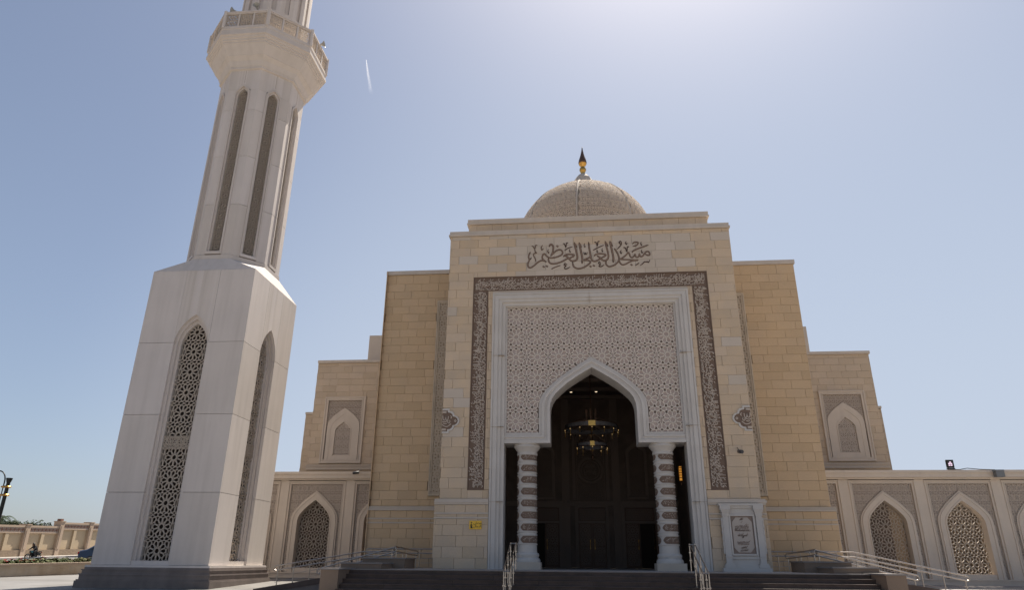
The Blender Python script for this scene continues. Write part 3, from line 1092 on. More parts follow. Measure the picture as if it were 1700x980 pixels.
# --- porch interior
PW = 4.75
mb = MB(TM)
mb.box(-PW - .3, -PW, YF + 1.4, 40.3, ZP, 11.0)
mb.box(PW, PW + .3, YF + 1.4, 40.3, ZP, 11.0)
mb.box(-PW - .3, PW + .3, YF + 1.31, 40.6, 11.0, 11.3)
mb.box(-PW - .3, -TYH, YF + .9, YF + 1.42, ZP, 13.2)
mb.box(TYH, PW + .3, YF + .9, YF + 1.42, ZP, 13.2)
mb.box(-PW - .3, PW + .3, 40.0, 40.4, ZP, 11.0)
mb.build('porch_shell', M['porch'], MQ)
mb = MB(TM)
for y in (31.5, 33.6, 35.7, 37.8, 39.7):
    mb.box(-PW, PW, y, y + .25, 10.82, 10.999)
for x in (-4.0, -2, 1.9, 3.9):
    mb.box(x, x + .2, YF + 1.4, 40, 10.86, 10.998)
mb.build('ceiling_beam', M['porchrib'], MQ)
# back wall: pilasters, niches, medallion panel
mb = MB(TM)
for a, b in ((-1.62, -1.2), (1.2, 1.62), (-4.0, -3.6), (3.6, 4.0)):
    for k, (e, dy) in enumerate(((0, .10), (.07, .16), (.14, .20))):
        mb.box(a + e, b - e, 40 - dy, 40, ZP, 10.8)
mb.box(-PW, PW, 39.88, 40, 4.78, 4.95)
mb.box(-PW, PW, 39.84, 40, 4.95, 5.03)
bw = mb.build('back_wall_pilasters', M['porchrib'], MQ)
for cx in (0,):
    mb = MB(TM)
    A1 = keel(1.0, 8.6, 9.6, 5.1)
    arch_band(mb, keel(.86, 8.55, 9.4, 5.1), keel(1.02, 8.6, 9.6, 5.1), 39.82, 40)
    arch_band(mb, keel(.76, 8.5, 9.25, 5.1), keel(.80, 8.5, 9.3, 5.1), 39.9, 40)
    panel = mb.build('medallion_panel', M['porchrib'], MQ)
    mb = MB(TM)
    lattice(mb, -.76, .76, 5.12, 8.3, 3, 6, 39.95, keep=lambda x, z: math.hypot(x, z - 6.72) > .72, depth=.04, rib=.03, fill=0)
    mb.build('star_carving', M['porchrib'], panel)
    mb = MB(TM)
    for r0, r1, y_ in ((.62, .74, 39.86), (.50, .54, 39.88)):
        n = 36
        c_ = lambda r, y: [(r * math.cos(2 * math.pi * i / n), y, 6.72 + r * math.sin(2 * math.pi * i / n)) for i in range(n)]
        mb.strip(c_(r1, y_), c_(r0, y_), closed=True)
        mb.strip(c_(r1, 40), c_(r1, y_), closed=True)
        mb.strip(c_(r0, y_), c_(r0, 40), closed=True)
    script(mb, -.4, .4, 6.42, 6.78, 31, ident, wd=.035, y0=39.92, y1=39.99)
    script(mb, -.36, .36, 6.75, 7.05, 32, ident, wd=.035, y0=39.92, y1=39.99)
    mb.build('round_medallion', M['porchrib'], panel)
for cx in (-2.6, 2.6):
    mb = MB(TM)
    arch_band(mb, keel(.42, 7.6, 8.05, 5.35, cx), keel(.58, 7.7, 8.3, 5.25, cx), 39.86, 40)
    mb.box(cx - .58, cx + .58, 39.86, 40, 5.15, 5.25)
    ni = mb.build('niche', M['porchrib'], MQ)
    mb = MB(TM)
    lattice(mb, cx - .4, cx + .4, 5.35, 7.8, 2, 6, 39.96, depth=.03, rib=.03, fill=0)
    mb.build('star_carving', M['porchrib'], ni)


def door(cx, half, opened):
    d = bpy.data.objects.new('door', None)
    COL.objects.link(d)
    d.parent = MQ
    T = TM
    mb = MB(T)
    for e, dy in ((.18, .06), (.10, .12)):
        rect_frame(mb, cx - half - e, cx + half + e, ZP, 4.78, .09, 40 - dy - .1, 40, sides='LRT')
    mb.box(cx - half, cx + half, 39.86, 40, 3.86, 3.98)
    mb.build('door_frame', M['porchrib'], d)
    mb = MB(T)
    mb.box(cx - half, cx + half, 39.93, 39.99, 3.98, 4.68)
    mb.build('transom_panel', M['wood'], d)
    mb = MB(T)
    lattice(mb, cx - half + .08, cx + half - .08, 4.06, 4.6, 4, 2, 39.92, depth=.02, rib=.04, fill=0)
    mb.build('transom_carving', M['porchrib'], d)
    for s in (-1, 1):
        a, b = sorted((cx + s * .01, cx + s * half))
        if opened == s:
            mb = MB(T)
            mb.box(a, b, 39.985, 39.995, ZP, 3.86)
            mb.build('opening_shade_sheet', M['dark'], d)  # thin dark sheet painted as the shade inside the open doorway
            mb = MB(T)
            e = b if s > 0 else a
            mb.box(e - .05, e + .05, 39.1, 39.97, ZP, 3.84)
            mb.build('leaf', M['wood'], d)
            mb = MB(T)
            mb.tube([(e - .09, 39.25, 2.5), (e - .12, 39.25, 2.55), (e - .12, 39.25, 3.0), (e - .09, 39.25, 3.05)], .02, 6)
            mb.build('handle', M['gold'], d)
            continue
        mb = MB(T)
        mb.box(a, b, 39.92, 39.99, ZP, 3.86)
        lf = mb.build('leaf', M['wood'], d)
        mb = MB(T)
        lattice(mb, a + .1, b - .1, 2.75, 3.75, 1, 2, 39.90, depth=.02, rib=.05, fill=0)
        mb.build('upper_leaf_carving', M['porchrib'], d)
        mb = MB(T)
        lattice(mb, a + .1, b - .1, 1.75, 2.6, 1, 2, 39.90, depth=.02, rib=.05, fill=0)
        mb.build('lower_leaf_carving', M['porchrib'], d)
        mb = MB(T)
        hx = cx + s * .12
        mb.tube([(hx, 39.9, 2.5), (hx, 39.84, 2.53), (hx, 39.84, 3.0), (hx, 39.9, 3.03)], .018, 6)
        mb.build('handle', M['gold'], d)


door(0, .74, 0)
door(2.6, .80, 1)
door(-2.6, .80, -1)

# --- flanking blocks
for s in (-1, 1):
    FB = 10.33 if s < 0 else 10.21
    a, b = sorted((s * 6.3, s * (FB + .035)))
    mb = MB(TM)
    mb.box(*sorted((s * 6.3, s * FB)), 32.35, 46, .6, 15.98)
    mb.build('flanking_block_core', M['joint'], MQ)
    hl = [(-7.64, -5, 4.64, 14.3), (5, 7.64, 4.64, 14.3)]
    course('flank', 'flank', a, b, 4.2, 15.80, 32.3, holes=hl, seed=40 + s, z_origin=ZP, pale=None)
    a2, b2 = sorted((s * 6.4, s * 10.42))
    hl = [(a2 - .1, b2 + .1, 3.62, 3.68), (a2 - .1, b2 + .1, 3.44, 3.50)]
    course('flank', 'flank', a2, b2, ZP, 4.0, 32.2, holes=hl, seed=50 + s, z_origin=ZP - .02, wl=.74)
    # outer side facing
    mb = MB(TM @ Matrix(((0, -s, 0, s * (FB + .02)), (s, 0, 0, 39), (0, 0, 1, 0), (0, 0, 0, 1))))
    z = ZP
    j = 0
    while z < 15.9:
        x = -6.68 - (.36 if j % 2 else 0)
        while x < 6.9:
            mb.stone(max(x, -6.68) + .006, min(x + .73, 6.9) - .006, z + .006, min(z + .416, 15.95) - .006, -.02, d=.04)
            x += .73
        z += .416
        j += 1
    mb.build('side_facing', M['flank'], MQ, kind='stuff')
    mb = MB(TM)
    mb.box(a2, b2, 32.24, 32.5, .6, 4.0)
    mb.build('flanking_plinth', M['joint'], MQ)
    mb = MB(TM)
    mb.box(a2, b2, 32.12, 32.5, 4.0, 4.08)
    mb.box(a2, b2, 32.16, 32.5, 4.08, 4.19)
    mb.box(a2, b2, 32.185, 32.5, 3.62, 3.68)
    mb.box(a2, b2, 32.185, 32.5, 3.44, 3.50)
    mb.build('plinth_moulding', M['pale'], MQ)
    mb = MB(TM)
    mb.box(a - .05, b + .05, 32.22, 46.1, 15.81, 16.02)
    mb.build('cornice', M['coping'], MQ)
    # tall carved strip beside the portal
    mb = MB(TM)
    a3, b3 = sorted((s * 6.37, s * 7.62))
    mb.box(a3, b3, 32.27, 32.36, 4.66, 14.28)
    st = mb.build('carved_strip', M['joint'], MQ)
    mb = MB(TM)
    e = s * 7.62
    for e0, wd, dy in ((0, .05, .09), (.05, .045, .05), (.095, .03, .08)):
        p, q = sorted((e - s * e0, e - s * (e0 + wd)))
        mb.box(p, q, 32.27 - dy, 32.3, 4.66 + e0, 14.28 - e0)
        p, q = sorted((s * 6.37, e - s * (e0 + wd)))
        mb.box(p, q, 32.27 - dy, 32.3, 14.28 - e0 - wd, 14.28 - e0)
        mb.box(p, q, 32.27 - dy, 32.3, 4.66 + e0, 4.66 + e0 + wd)
    mb.build('strip_border', M['strip'], st)
    mb = MB(TM)
    p, q = sorted((s * 6.40, s * 7.49))
    lattice(mb, p, q, 4.8, 14.15, 2, 17, 32.22, depth=.03, rib=.030, fill=1)
    mb.build('star_carving', [M['strip'], M['strip2']], st)

# --- wings behind
for s in (-1, 1):
    a, b = sorted((s * 10.0, -17.46 if s < 0 else 17.13))
    mb = MB(TM)
    mb.box(a, b, 42.05, 52, .8, 14.0)
    a2, b2 = sorted((s * 17.0, -18.72 if s < 0 else 18.12))
    mb.box(a2, b2, 44.05, 52, .8, 11.0)
    mb.build('wing_core', M['joint'], MQ)
    hx = -15.35 if s < 0 else 15.12
    hl = [(hx - 1.3, hx + 1.3, 7.44, 11.6)]
    course('wing', 'wing', a, b, 6.0, 13.86, 42, holes=hl, seed=60 + s, z_origin=ZP)
    course('wing', 'wing', a2, b2, 6.0, 10.9, 44, seed=70 + s, z_origin=ZP)
    mb = MB(TM)
    mb.box(a, b + (.06 if s > 0 else 0), 41.9, 52.1, 13.87, 14.05)
    mb.box(a2, b2, 43.9, 52.1, 10.91, 11.06)
    mb.build('cornice', M['coping'], MQ)
    mb = MB(TM)
    mb.box(a, b, 41.84, 42.3, 7.26, 7.34)
    mb.box(a, b, 41.90, 42.3, 7.12, 7.26)
    mb.box(a, b, 41.86, 42.3, 7.05, 7.12)
    mb.build('wing_ledge', M['pale'], MQ)
    mb = MB(TM)
    p, q = sorted((s * 10.0, -14.4 if s < 0 else 13.95))
    mb.box(p, q, 42.7, 51, 14.0, 15.95)
    mb.build('roof_parapet', M['pale'], MQ)
    # blind window
    wn = bpy.data.objects.new('blind_window', None)
    COL.objects.link(wn)
    wn.parent = MQ
    wn.location = (hx, 42 - 34, 0)
    TWn = Matrix.Translation((0, 0, -ZP))
    mb = MB(TWn)
    for e, wd, y_ in ((0, .07, -.12), (.07, .10, -.07), (.17, .05, -.10)):
        rect_frame(mb, -1.32 + e, 1.32 - e, 7.45 + e, 11.6 - e, wd, y_, .1)
    mb.build('window_frame', M['arcade'], wn)
    mb = MB(TWn)
    wall_over_arch(mb, -1.1, 1.1, 7.67, 11.38, keel(.8, 9.6, 10.6, 7.67), .03)
    mb.box(-1.1, 1.1, .05, .1, 7.67, 11.38)
    mb.build('window_ground', M['hollow2'], wn)
    mb = MB(TWn)
    A1 = keel(1.0, 9.7, 10.85, 8.4)
    lattice(mb, -1.1, 1.1, 9.2, 11.38, 5, 5, 0, keep=lambda x, z: not inside(A1, x, z), depth=.03, rib=.02, fill=1)
    mb.build('spandrel_carving', [M['rib'], M['petal2']], wn)
    mb = MB(TWn)
    arch_band(mb, keel(.80, 9.55, 10.5, 7.67), keel(1.04, 9.7, 10.9, 7.67), -.05, .05)
    arch_band(mb, keel(.56, 9.4, 10.1, 7.95), keel(.80, 9.551, 10.501, 7.9), -.03, .05)
    arch_band(mb, keel(.50, 9.35, 10.0, 8.0), keel(.56, 9.4, 10.1, 7.9), -.06, .05)
    mb.box(-1.04, -.79, -.049, .05, 7.67, 7.70)
    mb.box(-.79, .79, -.04, .05, 7.67, 7.95)
    mb.build('arch_moulding', M['arcade'], wn)
    mb = MB(TWn)
    A2 = keel(.52, 9.35, 10.0, 7.9)
    lattice(mb, -.50, .50, 7.96, 10.0, 2, 4, .0, keep=lambda x, z: inside(A2, x, z), depth=.03, rib=.03, fill=1)
    mb.build('window_carving', [M['rib'], M['petal2']], wn)

# --- stones: 300 that show largest as single pieces, the rest joined
singles = [q for q in STONES if q[7]]
others = [q for q in STONES if not q[7]]
others.sort(key=lambda q: (q[6] - (0 if q[0] == 'flank' else -99), q[4]))
singles.sort(key=lambda q: -(q[3] - q[2]) * (q[5] - q[4]))
pick = singles[:300]
rest = singles[300:] + others
if len(pick) < 300:
    k = 300 - len(pick)
    pick += others[:k]
    rest = others[k:]
cache = {}
for (part, mk, x0, x1, z0, z1, y, _) in pick:
    key = (round(x1 - x0, 2), round(z1 - z0, 2))
    if key not in cache:
        m_ = MB()
        m_.stone(0, key[0], 0, key[1], 0, d=.05, b=.005)
        cache[key] = m_.mesh('stone_block', M['portal'])
    o = bpy.data.objects.new('stone_block', cache[key])
    COL.objects.link(o)
    o.parent = MQ
    o.location = (x0, y - 34, z0 - ZP)
    o.material_slots[0].link = 'OBJECT'
    o.material_slots[0].material = M[mk]
groups = {}
for q in rest:
    groups.setdefault((q[0], q[1]), []).append(q)
for (part, mk), L_ in groups.items():
    mb = MB(TM)
    for (_, _, x0, x1, z0, z1, y, _s) in L_:
        mb.stone(x0, x1, z0, z1, y, d=.05, b=.005)
    mb.build('stone_facing', M[mk], MQ, kind='stuff')

# --- emblems cut by the portal's corners
for s in (-1, 1):
    TE = Matrix.Translation((s * 6.36, YF - 34, 7.38 - ZP)) @ Matrix.Scale(-s, 4, (1, 0, 0))
    # half outline, x runs inwards from the corner
    O = [(0, .52), (.30, .52), (.30, .42), (.42, .40), (.50, .32), (.52, .22), (.62, .20), (.71, .11), (.74, 0),
         (.71, -.11), (.62, -.20), (.52, -.22), (.50, -.32), (.42, -.40), (.30, -.42), (.30, -.52), (0, -.52)]
    Iq = [(x - .07 if x > .1 else x, z * .86) for x, z in O]
    mb = MB(TE)
    A_ = [(x, -.05, z) for x, z in O]
    B_ = [(x, -.05, z) for x, z in Iq]
    mb.strip(A_, B_)
    mb.strip([(x, .0, z) for x, z in O], A_)
    mb.strip(B_, [(x, 0, z) for x, z in Iq])
    em = mb.build('emblem', M['marble'], MQ)
    mb = MB(TE)
    mb.prism([(x, z) for x, z in Iq], -.02, .0)
    mb.build('emblem_ground', M['brown'], em)
    mb = MB(TE)
    for z in (.33, -.41):
        mb.box(0.001, .17, -.04, -.021, z, z + .09)
    for P in ([(0, -.14), (.1, -.22), (.25, -.23), (.38, -.12)], [(.02, .22), (.05, .05), (.12, .04), (.14, .22)], [(.14, .22), (.17, .05), (.24, .04), (.26, .2)],
              [(.0, -.02), (.1, -.05), (.22, -.0), (.34, .03)], [(.3, -.1), (.34, -.02), (.28, .02), (.24, -.06), (.30, -.1)], [(.05, -.1), (.12, -.13), (.2, -.1)],
              [(.36, .1), (.4, .16), (.35, .22)], [(.52, 0), (.56, .04), (.6, 0), (.56, -.04), (.52, 0)]):
        mb.ribbon(smoothline(P, 3), .035, -.045, -.021)
    mb.build('emblem_script', M['letter'], em)

# --- marble plaque monument on the right
TQ = Matrix.Translation((-X0, -34, -ZP))
pq = bpy.data.objects.new('plaque_surround', None)
COL.objects.link(pq)
pq.parent = MQ
y_ = YF - .12
mb = MB(TQ)
mb.box(5.32, 7.08, y_ - .30, y_, 1.571, 1.70)
mb.box(5.40, 7.00, y_ - .24, y_, 1.70, 1.80)
mb.box(5.50, 6.90, y_ - .14, y_, 1.80, 3.85)
mb.box(5.36, 7.02, y_ - .26, y_, 3.94, 4.02)
mb.box(5.44, 6.94, y_ - .20, y_, 3.85, 3.94)
mb.box(5.60, 6.80, y_ - .19, y_, 2.02, 2.10)
mb.build('back_slab', M['marble'], pq)
for cx in (5.58, 6.82):
    mb = MB(TQ)
    for (h, z0_, z1_, d) in ((.19, 1.70, 1.80, .31), (.16, 1.80, 1.86, .28), (.11, 1.86, 3.56, .22), (.13, 3.56, 3.70, .25), (.16, 3.70, 3.78, .28), (.19, 3.78, 3.94, .31), (.12, 2.08, 2.14, .24)):
        mb.box(cx - h, cx + h, y_ - d, y_ - .1, z0_, z1_)
    mb.build('pilaster', M['marble'], pq)
    mb = MB(TQ)
    sg = -1 if cx < 6 else 1
    mb.lathe([(.035, 2.2)] + [(.03 + .018 * (k % 2), 2.2 + .11 * k) for k in range(1, 12)] + [(.035, 3.5)], 10, c=(cx + (sg * .135), y_ - .17, 0))
    mb.build('side_colonette', M['marble'], pq)
mb = MB(TQ)
rect_frame(mb, 5.70, 6.66, 2.14, 3.62, .06, y_ - .22, y_ - .13)
mb.build('plaque_frame', M['marble'], pq)
mb = MB(TQ)
mb.box(5.76, 6.60, y_ - .155, y_ - .14, 2.2, 3.56)
mb.build('plaque_ground', M['plaqueback'], pq)
mb = MB(TQ)
mb.prism([(5.96, 2.25), (6.40, 2.25), (6.55, 2.42), (6.55, 3.34), (6.40, 3.51), (5.96, 3.51), (5.81, 3.34), (5.81, 2.42)], y_ - .175, y_ - .154)
mb.build('plaque_tablet', M['plaquestone'], pq)
mb = MB(TQ)
for (zc, hw, hh, sd) in ((3.43, .12, .035, 1), (3.33, .08, .04, 2), (3.16, .32, .10, 3), (3.03, .34, .04, 4), (2.93, .05, .03, 8), (2.86, .24, .06, 5), (2.77, .10, .03, 6), (2.69, .05, .03, 9), (2.58, .28, .09, 7), (2.47, .04, .02, 10), (2.41, .17, .04, 11), (2.31, .20, .035, 12)):
    script(mb, 6.18 - hw, 6.18 + hw, zc - hh, zc + hh, 80 + sd, ident, wd=.010, y0=y_ - .180, y1=y_ - .174, dens=.6)
mb.build('engraved_text', M['text'], pq)

# --- dome
TD = Matrix.Translation((.19, 42 - 34, 21.5 - ZP))
DR = 4.6
dm = bpy.data.objects.new('dome', None)
COL.objects.link(dm)
dm.parent = MQ
mb = MB(TD)
mb.lathe([(4.9, -5.5), (4.9, -.6), (5.0, -.5), (5.0, -.3), (4.7, -.2)], 48)
mb.build('drum', M['pale'], dm, smooth=35)


def dprof(t):               # t 0..1 from springing to the crown
    a = t * math.pi / 2
    r = DR * math.cos(a)
    z = DR * math.sin(a)
    return r, z * (1.0 + .0 * t)


mb = MB(TD)
mb.lathe([(dprof(i / 24)[0] * .985, dprof(i / 24)[1] * .985) for i in range(0, 24)] + [(0.01, DR * .985)], 64, cap=False)
mb.build('shell', M['domeback'], dm, smooth=True)
for k in range(8):
    a = R(-7 + 45 * k)
    mb = MB(TD)
    rows = []
    for i in range(0, 25):
        r, z = dprof(min(i / 25., .97))
        hw = .06
        row = []
        for off, rr in ((-hw, 0), (-hw * .8, .045), (0, .07), (hw * .8, .045), (hw, 0)):
            cx, cy = (r + rr * math.cos(0)) * math.cos(a), (r + rr) * math.sin(a)
            row.append((cx - off * math.sin(a), cy + off * math.cos(a), z * (1 + rr / DR)))
        rows.append(row)
    for p, q in zip(rows, rows[1:]):
        mb.strip(p, q)
    mb.build('rib', M['domerib'], dm, smooth=60)
nz = 14
for k in range(8):
    a0 = R(-7 + 45 * k)
    mb = MB(TD)

    def mp(u, v, d):
        t = v * .93
        r, z = dprof(t)
        aa = a0 + R(45) * u
        e = DR - d
        return (r / DR * e * math.cos(aa), r / DR * e * math.sin(aa), z / DR * e)
    # fewer cells across as the gore narrows
    v0 = 0.
    while v0 < .93:
        c_ = math.cos(v0 * .93 * math.pi / 2)
        nx = max(2, round(5 * c_))
        dv = (R(45) * c_ / nx) / (.93 * math.pi / 2)
        dv = max(dv, .045)
        v1 = min(v0 + dv, 1.)
        px, pz = .98 / nx, v1 - v0
        for i in range(nx):
            for kk, P in enumerate(CELL):
                Q = [(.01 + (i + .5 + x) * px, v0 + (.5 + z) * pz) for x, z in P]
                gx = sum(q[0] for q in Q) / len(Q)
                gz = sum(q[1] for q in Q) / len(Q)
                if not (.01 < gx < .99) or gz > 1.0:
                    continue
                O_ = [(gx + (x - gx) * 1.20, gz + (z - gz) * 1.20) for x, z in Q]
                y__ = -.045 - .0012 * (kk % 7)
                mb.strip([mp(x, z, y__) for x, z in O_], [mp(x, z, y__) for x, z in Q], closed=True)
                mb.strip([mp(x, z, y__) for x, z in Q], [mp(x, z, .03) for x, z in Q], closed=True)
        v0 = v1
    mb.build('star_carving', M['dome'], dm)
mb = MB(TD)
mb.lathe([(.95, 4.42), (1.0, 4.55), (.88, 4.72), (.74, 5.1), (.58, 5.45), (.34, 5.72), (.22, 5.82)], 8, cap=True)
mb.build('crown_cap', M['domerib'], dm)
mb = MB(TD)
mb.lathe([(.16, 5.80), (.14, 5.97), (.20, 6.06), (.245, 6.2), (.20, 6.35), (.10, 6.42), (.13, 6.48), (.24, 6.58), (.285, 6.70)], 20, cap=False)
mb.build('finial_ball', M['gold'], dm, smooth=True)
mb = MB(TD)
mb.lathe([(.285, 6.70), (.295, 6.80), (.26, 7.0), (.18, 7.25), (.115, 7.5), (.065, 7.75), (.035, 7.97), (.012, 8.12)], 20)
mb.build('finial_spire', M['bronze'], dm, smooth=True)
# ------------------------------------------------------------------ minaret
MX, MY = -17.87, 31.62
MH = 2.585
MI = thing('minaret', 'tall pale minaret with square base, octagonal shaft and ringed balcony left of the mosque', 'minaret', (MX, MY, G(MY)))
TZ = Matrix.Translation((0, 0, -G(MY)))
ZB = 1.58                       # top of the plinth


def turn(k, step=90):
    return Matrix.Rotation(R(step * k), 4, 'Z')


def side(name, mb_mesh, k, parent, step=90):
    o = obj(name, mb_mesh, parent)
    o.rotation_euler = (0, 0, R(step * k))
    return o


# plinth: stepped dark granite, each side a slab with joints
for k in range(4):
    mb = MB(TZ)
    e = MH
    for (o0, z0, z1) in ((.34, -.5, .98), (.30, .98, 1.03), (.24, 1.03, 1.20), (.27, 1.20, 1.25), (.19, 1.25, 1.38), (.22, 1.38, 1.42), (.14, 1.42, 1.50)):
        a = e + o0
        mb.add([(-a, -a, z0), (a, -a, z0), (a, -a, z1), (-a, -a, z1)], [(0, 1, 2, 3)])
        mb.add([(-a, -a, z1), (a, -a, z1), (e - .3, -e + .3, z1), (-e + .3, -e + .3, z1)], [(0, 1, 2, 3)])
        mb.add([(-a, -a, z0), (a, -a, z0), (e - .3, -e + .3, z0), (-e + .3, -e + .3, z0)], [(3, 2, 1, 0)])
    if k == 0:
        pme = mb.mesh('plinth_side', M['plinth'])
    side('plinth_side', pme, k, MI)
mb = MB(TZ)
mb.box(-MH - .14, MH + .14, -MH - .14, MH + .14, 1.50, 1.58)
mb.build('plinth_cap', M['minaret'], MI)
# solid core, coloured dark in place of the unlit inside
mb = MB(TZ)
mb.box(-1.9, 1.9, -1.9, 1.9, 1.581, 14.9)
mb.build('base_core', M['dark'], MI)

LV = [1.58, 4.52, 7.91, 11.30, 14.97]
OH = .85
g = .009
ARC = gothic(OH, 11.2, 12.68)


def mitre(mb, s, x0, d, z0, z1):
    """cladding panel mitred at the building's corner"""
    P = [(s * x0, -MH), (s * (MH - .001), -MH), (s * (MH - d - .001), -MH + d), (s * x0, -MH + d)]
    if s < 0:
        P = P[::-1]
    mb.add([(x, y, z0) for x, y in P] + [(x, y, z1) for x, y in P],
           [(3, 2, 1, 0), (4, 5, 6, 7)] + [(i, (i + 1) % 4, 4 + (i + 1) % 4, 4 + i) for i in range(4)])


def face_meshes():
    out = []
    d = .40
    for j in range(3):
        z0, z1 = LV[j] + g, LV[j + 1] - g
        for s in (-1, 1):
            mb = MB(TZ)
            mitre(mb, s, OH, d, z0, z1)
            out.append(('cladding_panel', mb.mesh('cladding_panel', M['minaret'])))
    z0, z1 = LV[3] + g, LV[4] - .002
    for s in (-1, 1):
        mb = MB(TZ)
        mitre(mb, s, OH + g, d, z0, z1)
        out.append(('cladding_panel', mb.mesh('cladding_panel', M['minaret'])))
    mb = MB(TZ)
    A_ = [(-OH + .0, z0)] + [p for p in ARC if p[1] > z0] + [(OH - .0, z0)]
    wall_over_arch(mb, -OH, OH, z0, z1, A_, -MH)
    mb.strip([(p[0], -MH, p[1]) for p in A_], [(p[0], -MH + d, p[1]) for p in A_])
    out.append(('cladding_panel', mb.mesh('cladding_panel', M['minaret'])))
    # recessed steps of the window
    mb = MB(TZ)
    full = gothic(OH, 11.2, 12.68, 1.59)
    in1 = gothic(OH - .11, 11.2, 12.50, 1.59)
    in2 = gothic(OH - .22, 11.2, 12.32, 1.59)
    arch_band(mb, in1, full, -MH + .14, -MH + .5)
    arch_band(mb, in2, in1, -MH + .28, -MH + .5)
    out.append(('window_moulding', mb.mesh('window_moulding', M['minaret'])))
    mb = MB(TZ)
    mb.box(-OH, OH, -MH + .05, -MH + .5, 1.581, 1.76)
    out.append(('window_sill', mb.mesh('window_sill', M['minaret'])))
    mb = MB(TZ)
    w_ = OH - .2
    A3 = gothic(OH - .20, 11.2, 12.34, 1.6)
    lattice(mb, -1.44, 1.44, 1.66, 12.4, 3, 11, -MH + .36, keep=lambda x, z: inside(A3, x, z), depth=.06, rib=.030, fill=0, back=True)
    mb.box(-w_, w_, -MH + .37, -MH + .42, 6.95, 7.0)
    out.append(('window_grille', mb.mesh('window_grille', M['grille'])))
    mb = MB(TZ)
    lattice(mb, -w_, w_, 6.45, 6.95, 3, 1, -MH + .33, depth=.06, rib=.035, fill=0, back=True)
    out.append(('grille_panel', mb.mesh('grille_panel', M['grille'])))
    return out


FM = face_meshes()
for k in range(4):
    for nme, me in FM:
        side(nme, me, k, MI)
# sloping shoulder between base and shaft
t8 = math.tan(math.pi / 8)
SA = 2.13
mb = MB(TZ)
sq = [(-MH, -MH), (MH, -MH), (MH, MH), (-MH, MH)]
o8 = [(-SA, -SA * t8), (-SA * t8, -SA), (SA * t8, -SA), (SA, -SA * t8), (SA, SA * t8), (SA * t8, SA), (-SA * t8, SA), (-SA, SA * t8)]
vs = [(x, y, 14.971) for x, y in sq] + [(x * 1.03, y * 1.03, 15.75) for x, y in o8]
fs = []
for k in range(4):
    a = k
    p, q = 4 + (2 * k) % 8, 4 + (2 * k + 1) % 8
    fs.append((a, q, p))
    b = (k + 1) % 4
    fs.append((a, b, 4 + (2 * k + 2) % 8, q))
mb.add(vs, fs)
mb.build('sloping_shoulder', M['minaret'], MI)

# octagonal shaft: one panel per corner and course, slots between them
mb = MB(TZ)
mb.lathe([(1.72 / math.cos(math.pi / 8), 15.6), (1.72 / math.cos(math.pi / 8), 27.4)], 8, a0=22.5, a1=382.5)
mb.build('shaft_core', M['dark'], MI)
SH = .30
LS = [16.0, 18.87, 21.75, 24.68, 26.05]


def oct_face(mb, x0, x1, z0, z1, y, dep):
    mb.box(x0, x1, y, y + dep, z0, z1)


corner = []
W8 = SA * t8
for j in range(4):
    z0, z1 = LS[j] + .009, LS[j + 1] - .009
    mb = MB(TZ)
    # right half of the front face wrapping to the left half of the next face
    c2, s2 = math.cos(R(45)), math.sin(R(45))
    P = [(SH + .12, -SA), (W8, -SA), (W8 + (W8 - SH - .12) * c2, -SA + (W8 - SH - .12) * s2)]
    Q = [(SH + .12, -SA + .3), (W8 - .12, -SA + .3), (W8 + (W8 - SH - .12) * c2 - .3 * s2, -SA + (W8 - SH - .12) * s2 + .3 * c2)]
    poly = P + Q[::-1]
    n = len(poly)
    mb.add([(x, y, z0) for x, y in poly] + [(x, y, z1) for x, y in poly],
           [tuple(range(n))[::-1], tuple(range(n, 2 * n))] + [(i, (i + 1) % n, n + (i + 1) % n, n + i) for i in range(n)])
    corner.append(mb.mesh('cladding_panel', M['minaret']))
mb = MB(TZ)
zt_ = 27.42
arc = keel(SH, 25.75, 26.25)
A_ = [(-SH - .0, 26.056)] + [p for p in arc if p[1] > 26.056] + [(SH, 26.056)]
mb = MB(TZ)
mb.add([(-W8, -SA, 26.056), (-SH - .12, -SA, 26.056), (-SH - .12, -SA, zt_), (-W8, -SA, zt_)], [(0, 1, 2, 3)])
mb.add([(W8, -SA, 26.056), (SH + .12, -SA, 26.056), (SH + .12, -SA, zt_), (W8, -SA, zt_)], [(3, 2, 1, 0)])
oa = keel(SH + .12, 25.80, 26.42)
oa = [(-SH - .12, 26.056)] + [p for p in oa if p[1] > 26.056] + [(SH + .12, 26.056)]
wall_over_arch(mb, -SH - .12, SH + .12, 26.056, zt_, oa, -SA)
for s in (-1, 1):
    mb.box(*sorted((s * (SH + .1), s * W8)), -SA + .001, -SA + .3, 26.05, 26.06)
headm = mb.mesh('slot_head_panel', M['minaret'])
mb = MB(TZ)
# raised and recessed slot frame
o1 = keel(SH + .13, 25.80, 26.43, 16.1)
i1 = keel(SH + .05, 25.76, 26.28, 16.2)
i2 = keel(SH - .03, 25.72, 26.16, 16.24)
arch_band(mb, i1, o1, -SA - .05, -SA + .3)
arch_band(mb, i2, i1, -SA + .06, -SA + .3)
mb.box(-SH - .13, SH + .13, -SA - .05, -SA + .3, 16.05, 16.2)
slotm = mb.mesh('slot_frame', M['minaret'])
mb = MB(TZ)
A4 = keel(SH - .0, 25.72, 26.18, 16.2)
lattice(mb, -SH, SH, 16.22, 26.3, 1, 17, -SA + .17, keep=lambda x, z: inside(A4, x, z), depth=.05, rib=.028, fill=0, back=True)
grm = mb.mesh('slot_grille', M['grille'])
for k in range(8):
    for me in corner:
        side('cladding_panel', me, k, MI, 45)
    side('slot_head_panel', headm, k, MI, 45)
    side('slot_frame', slotm, k, MI, 45)
    side('slot_grille', grm, k, MI, 45)
mb = MB(TZ)
C8 = 1 / math.cos(math.pi / 8)
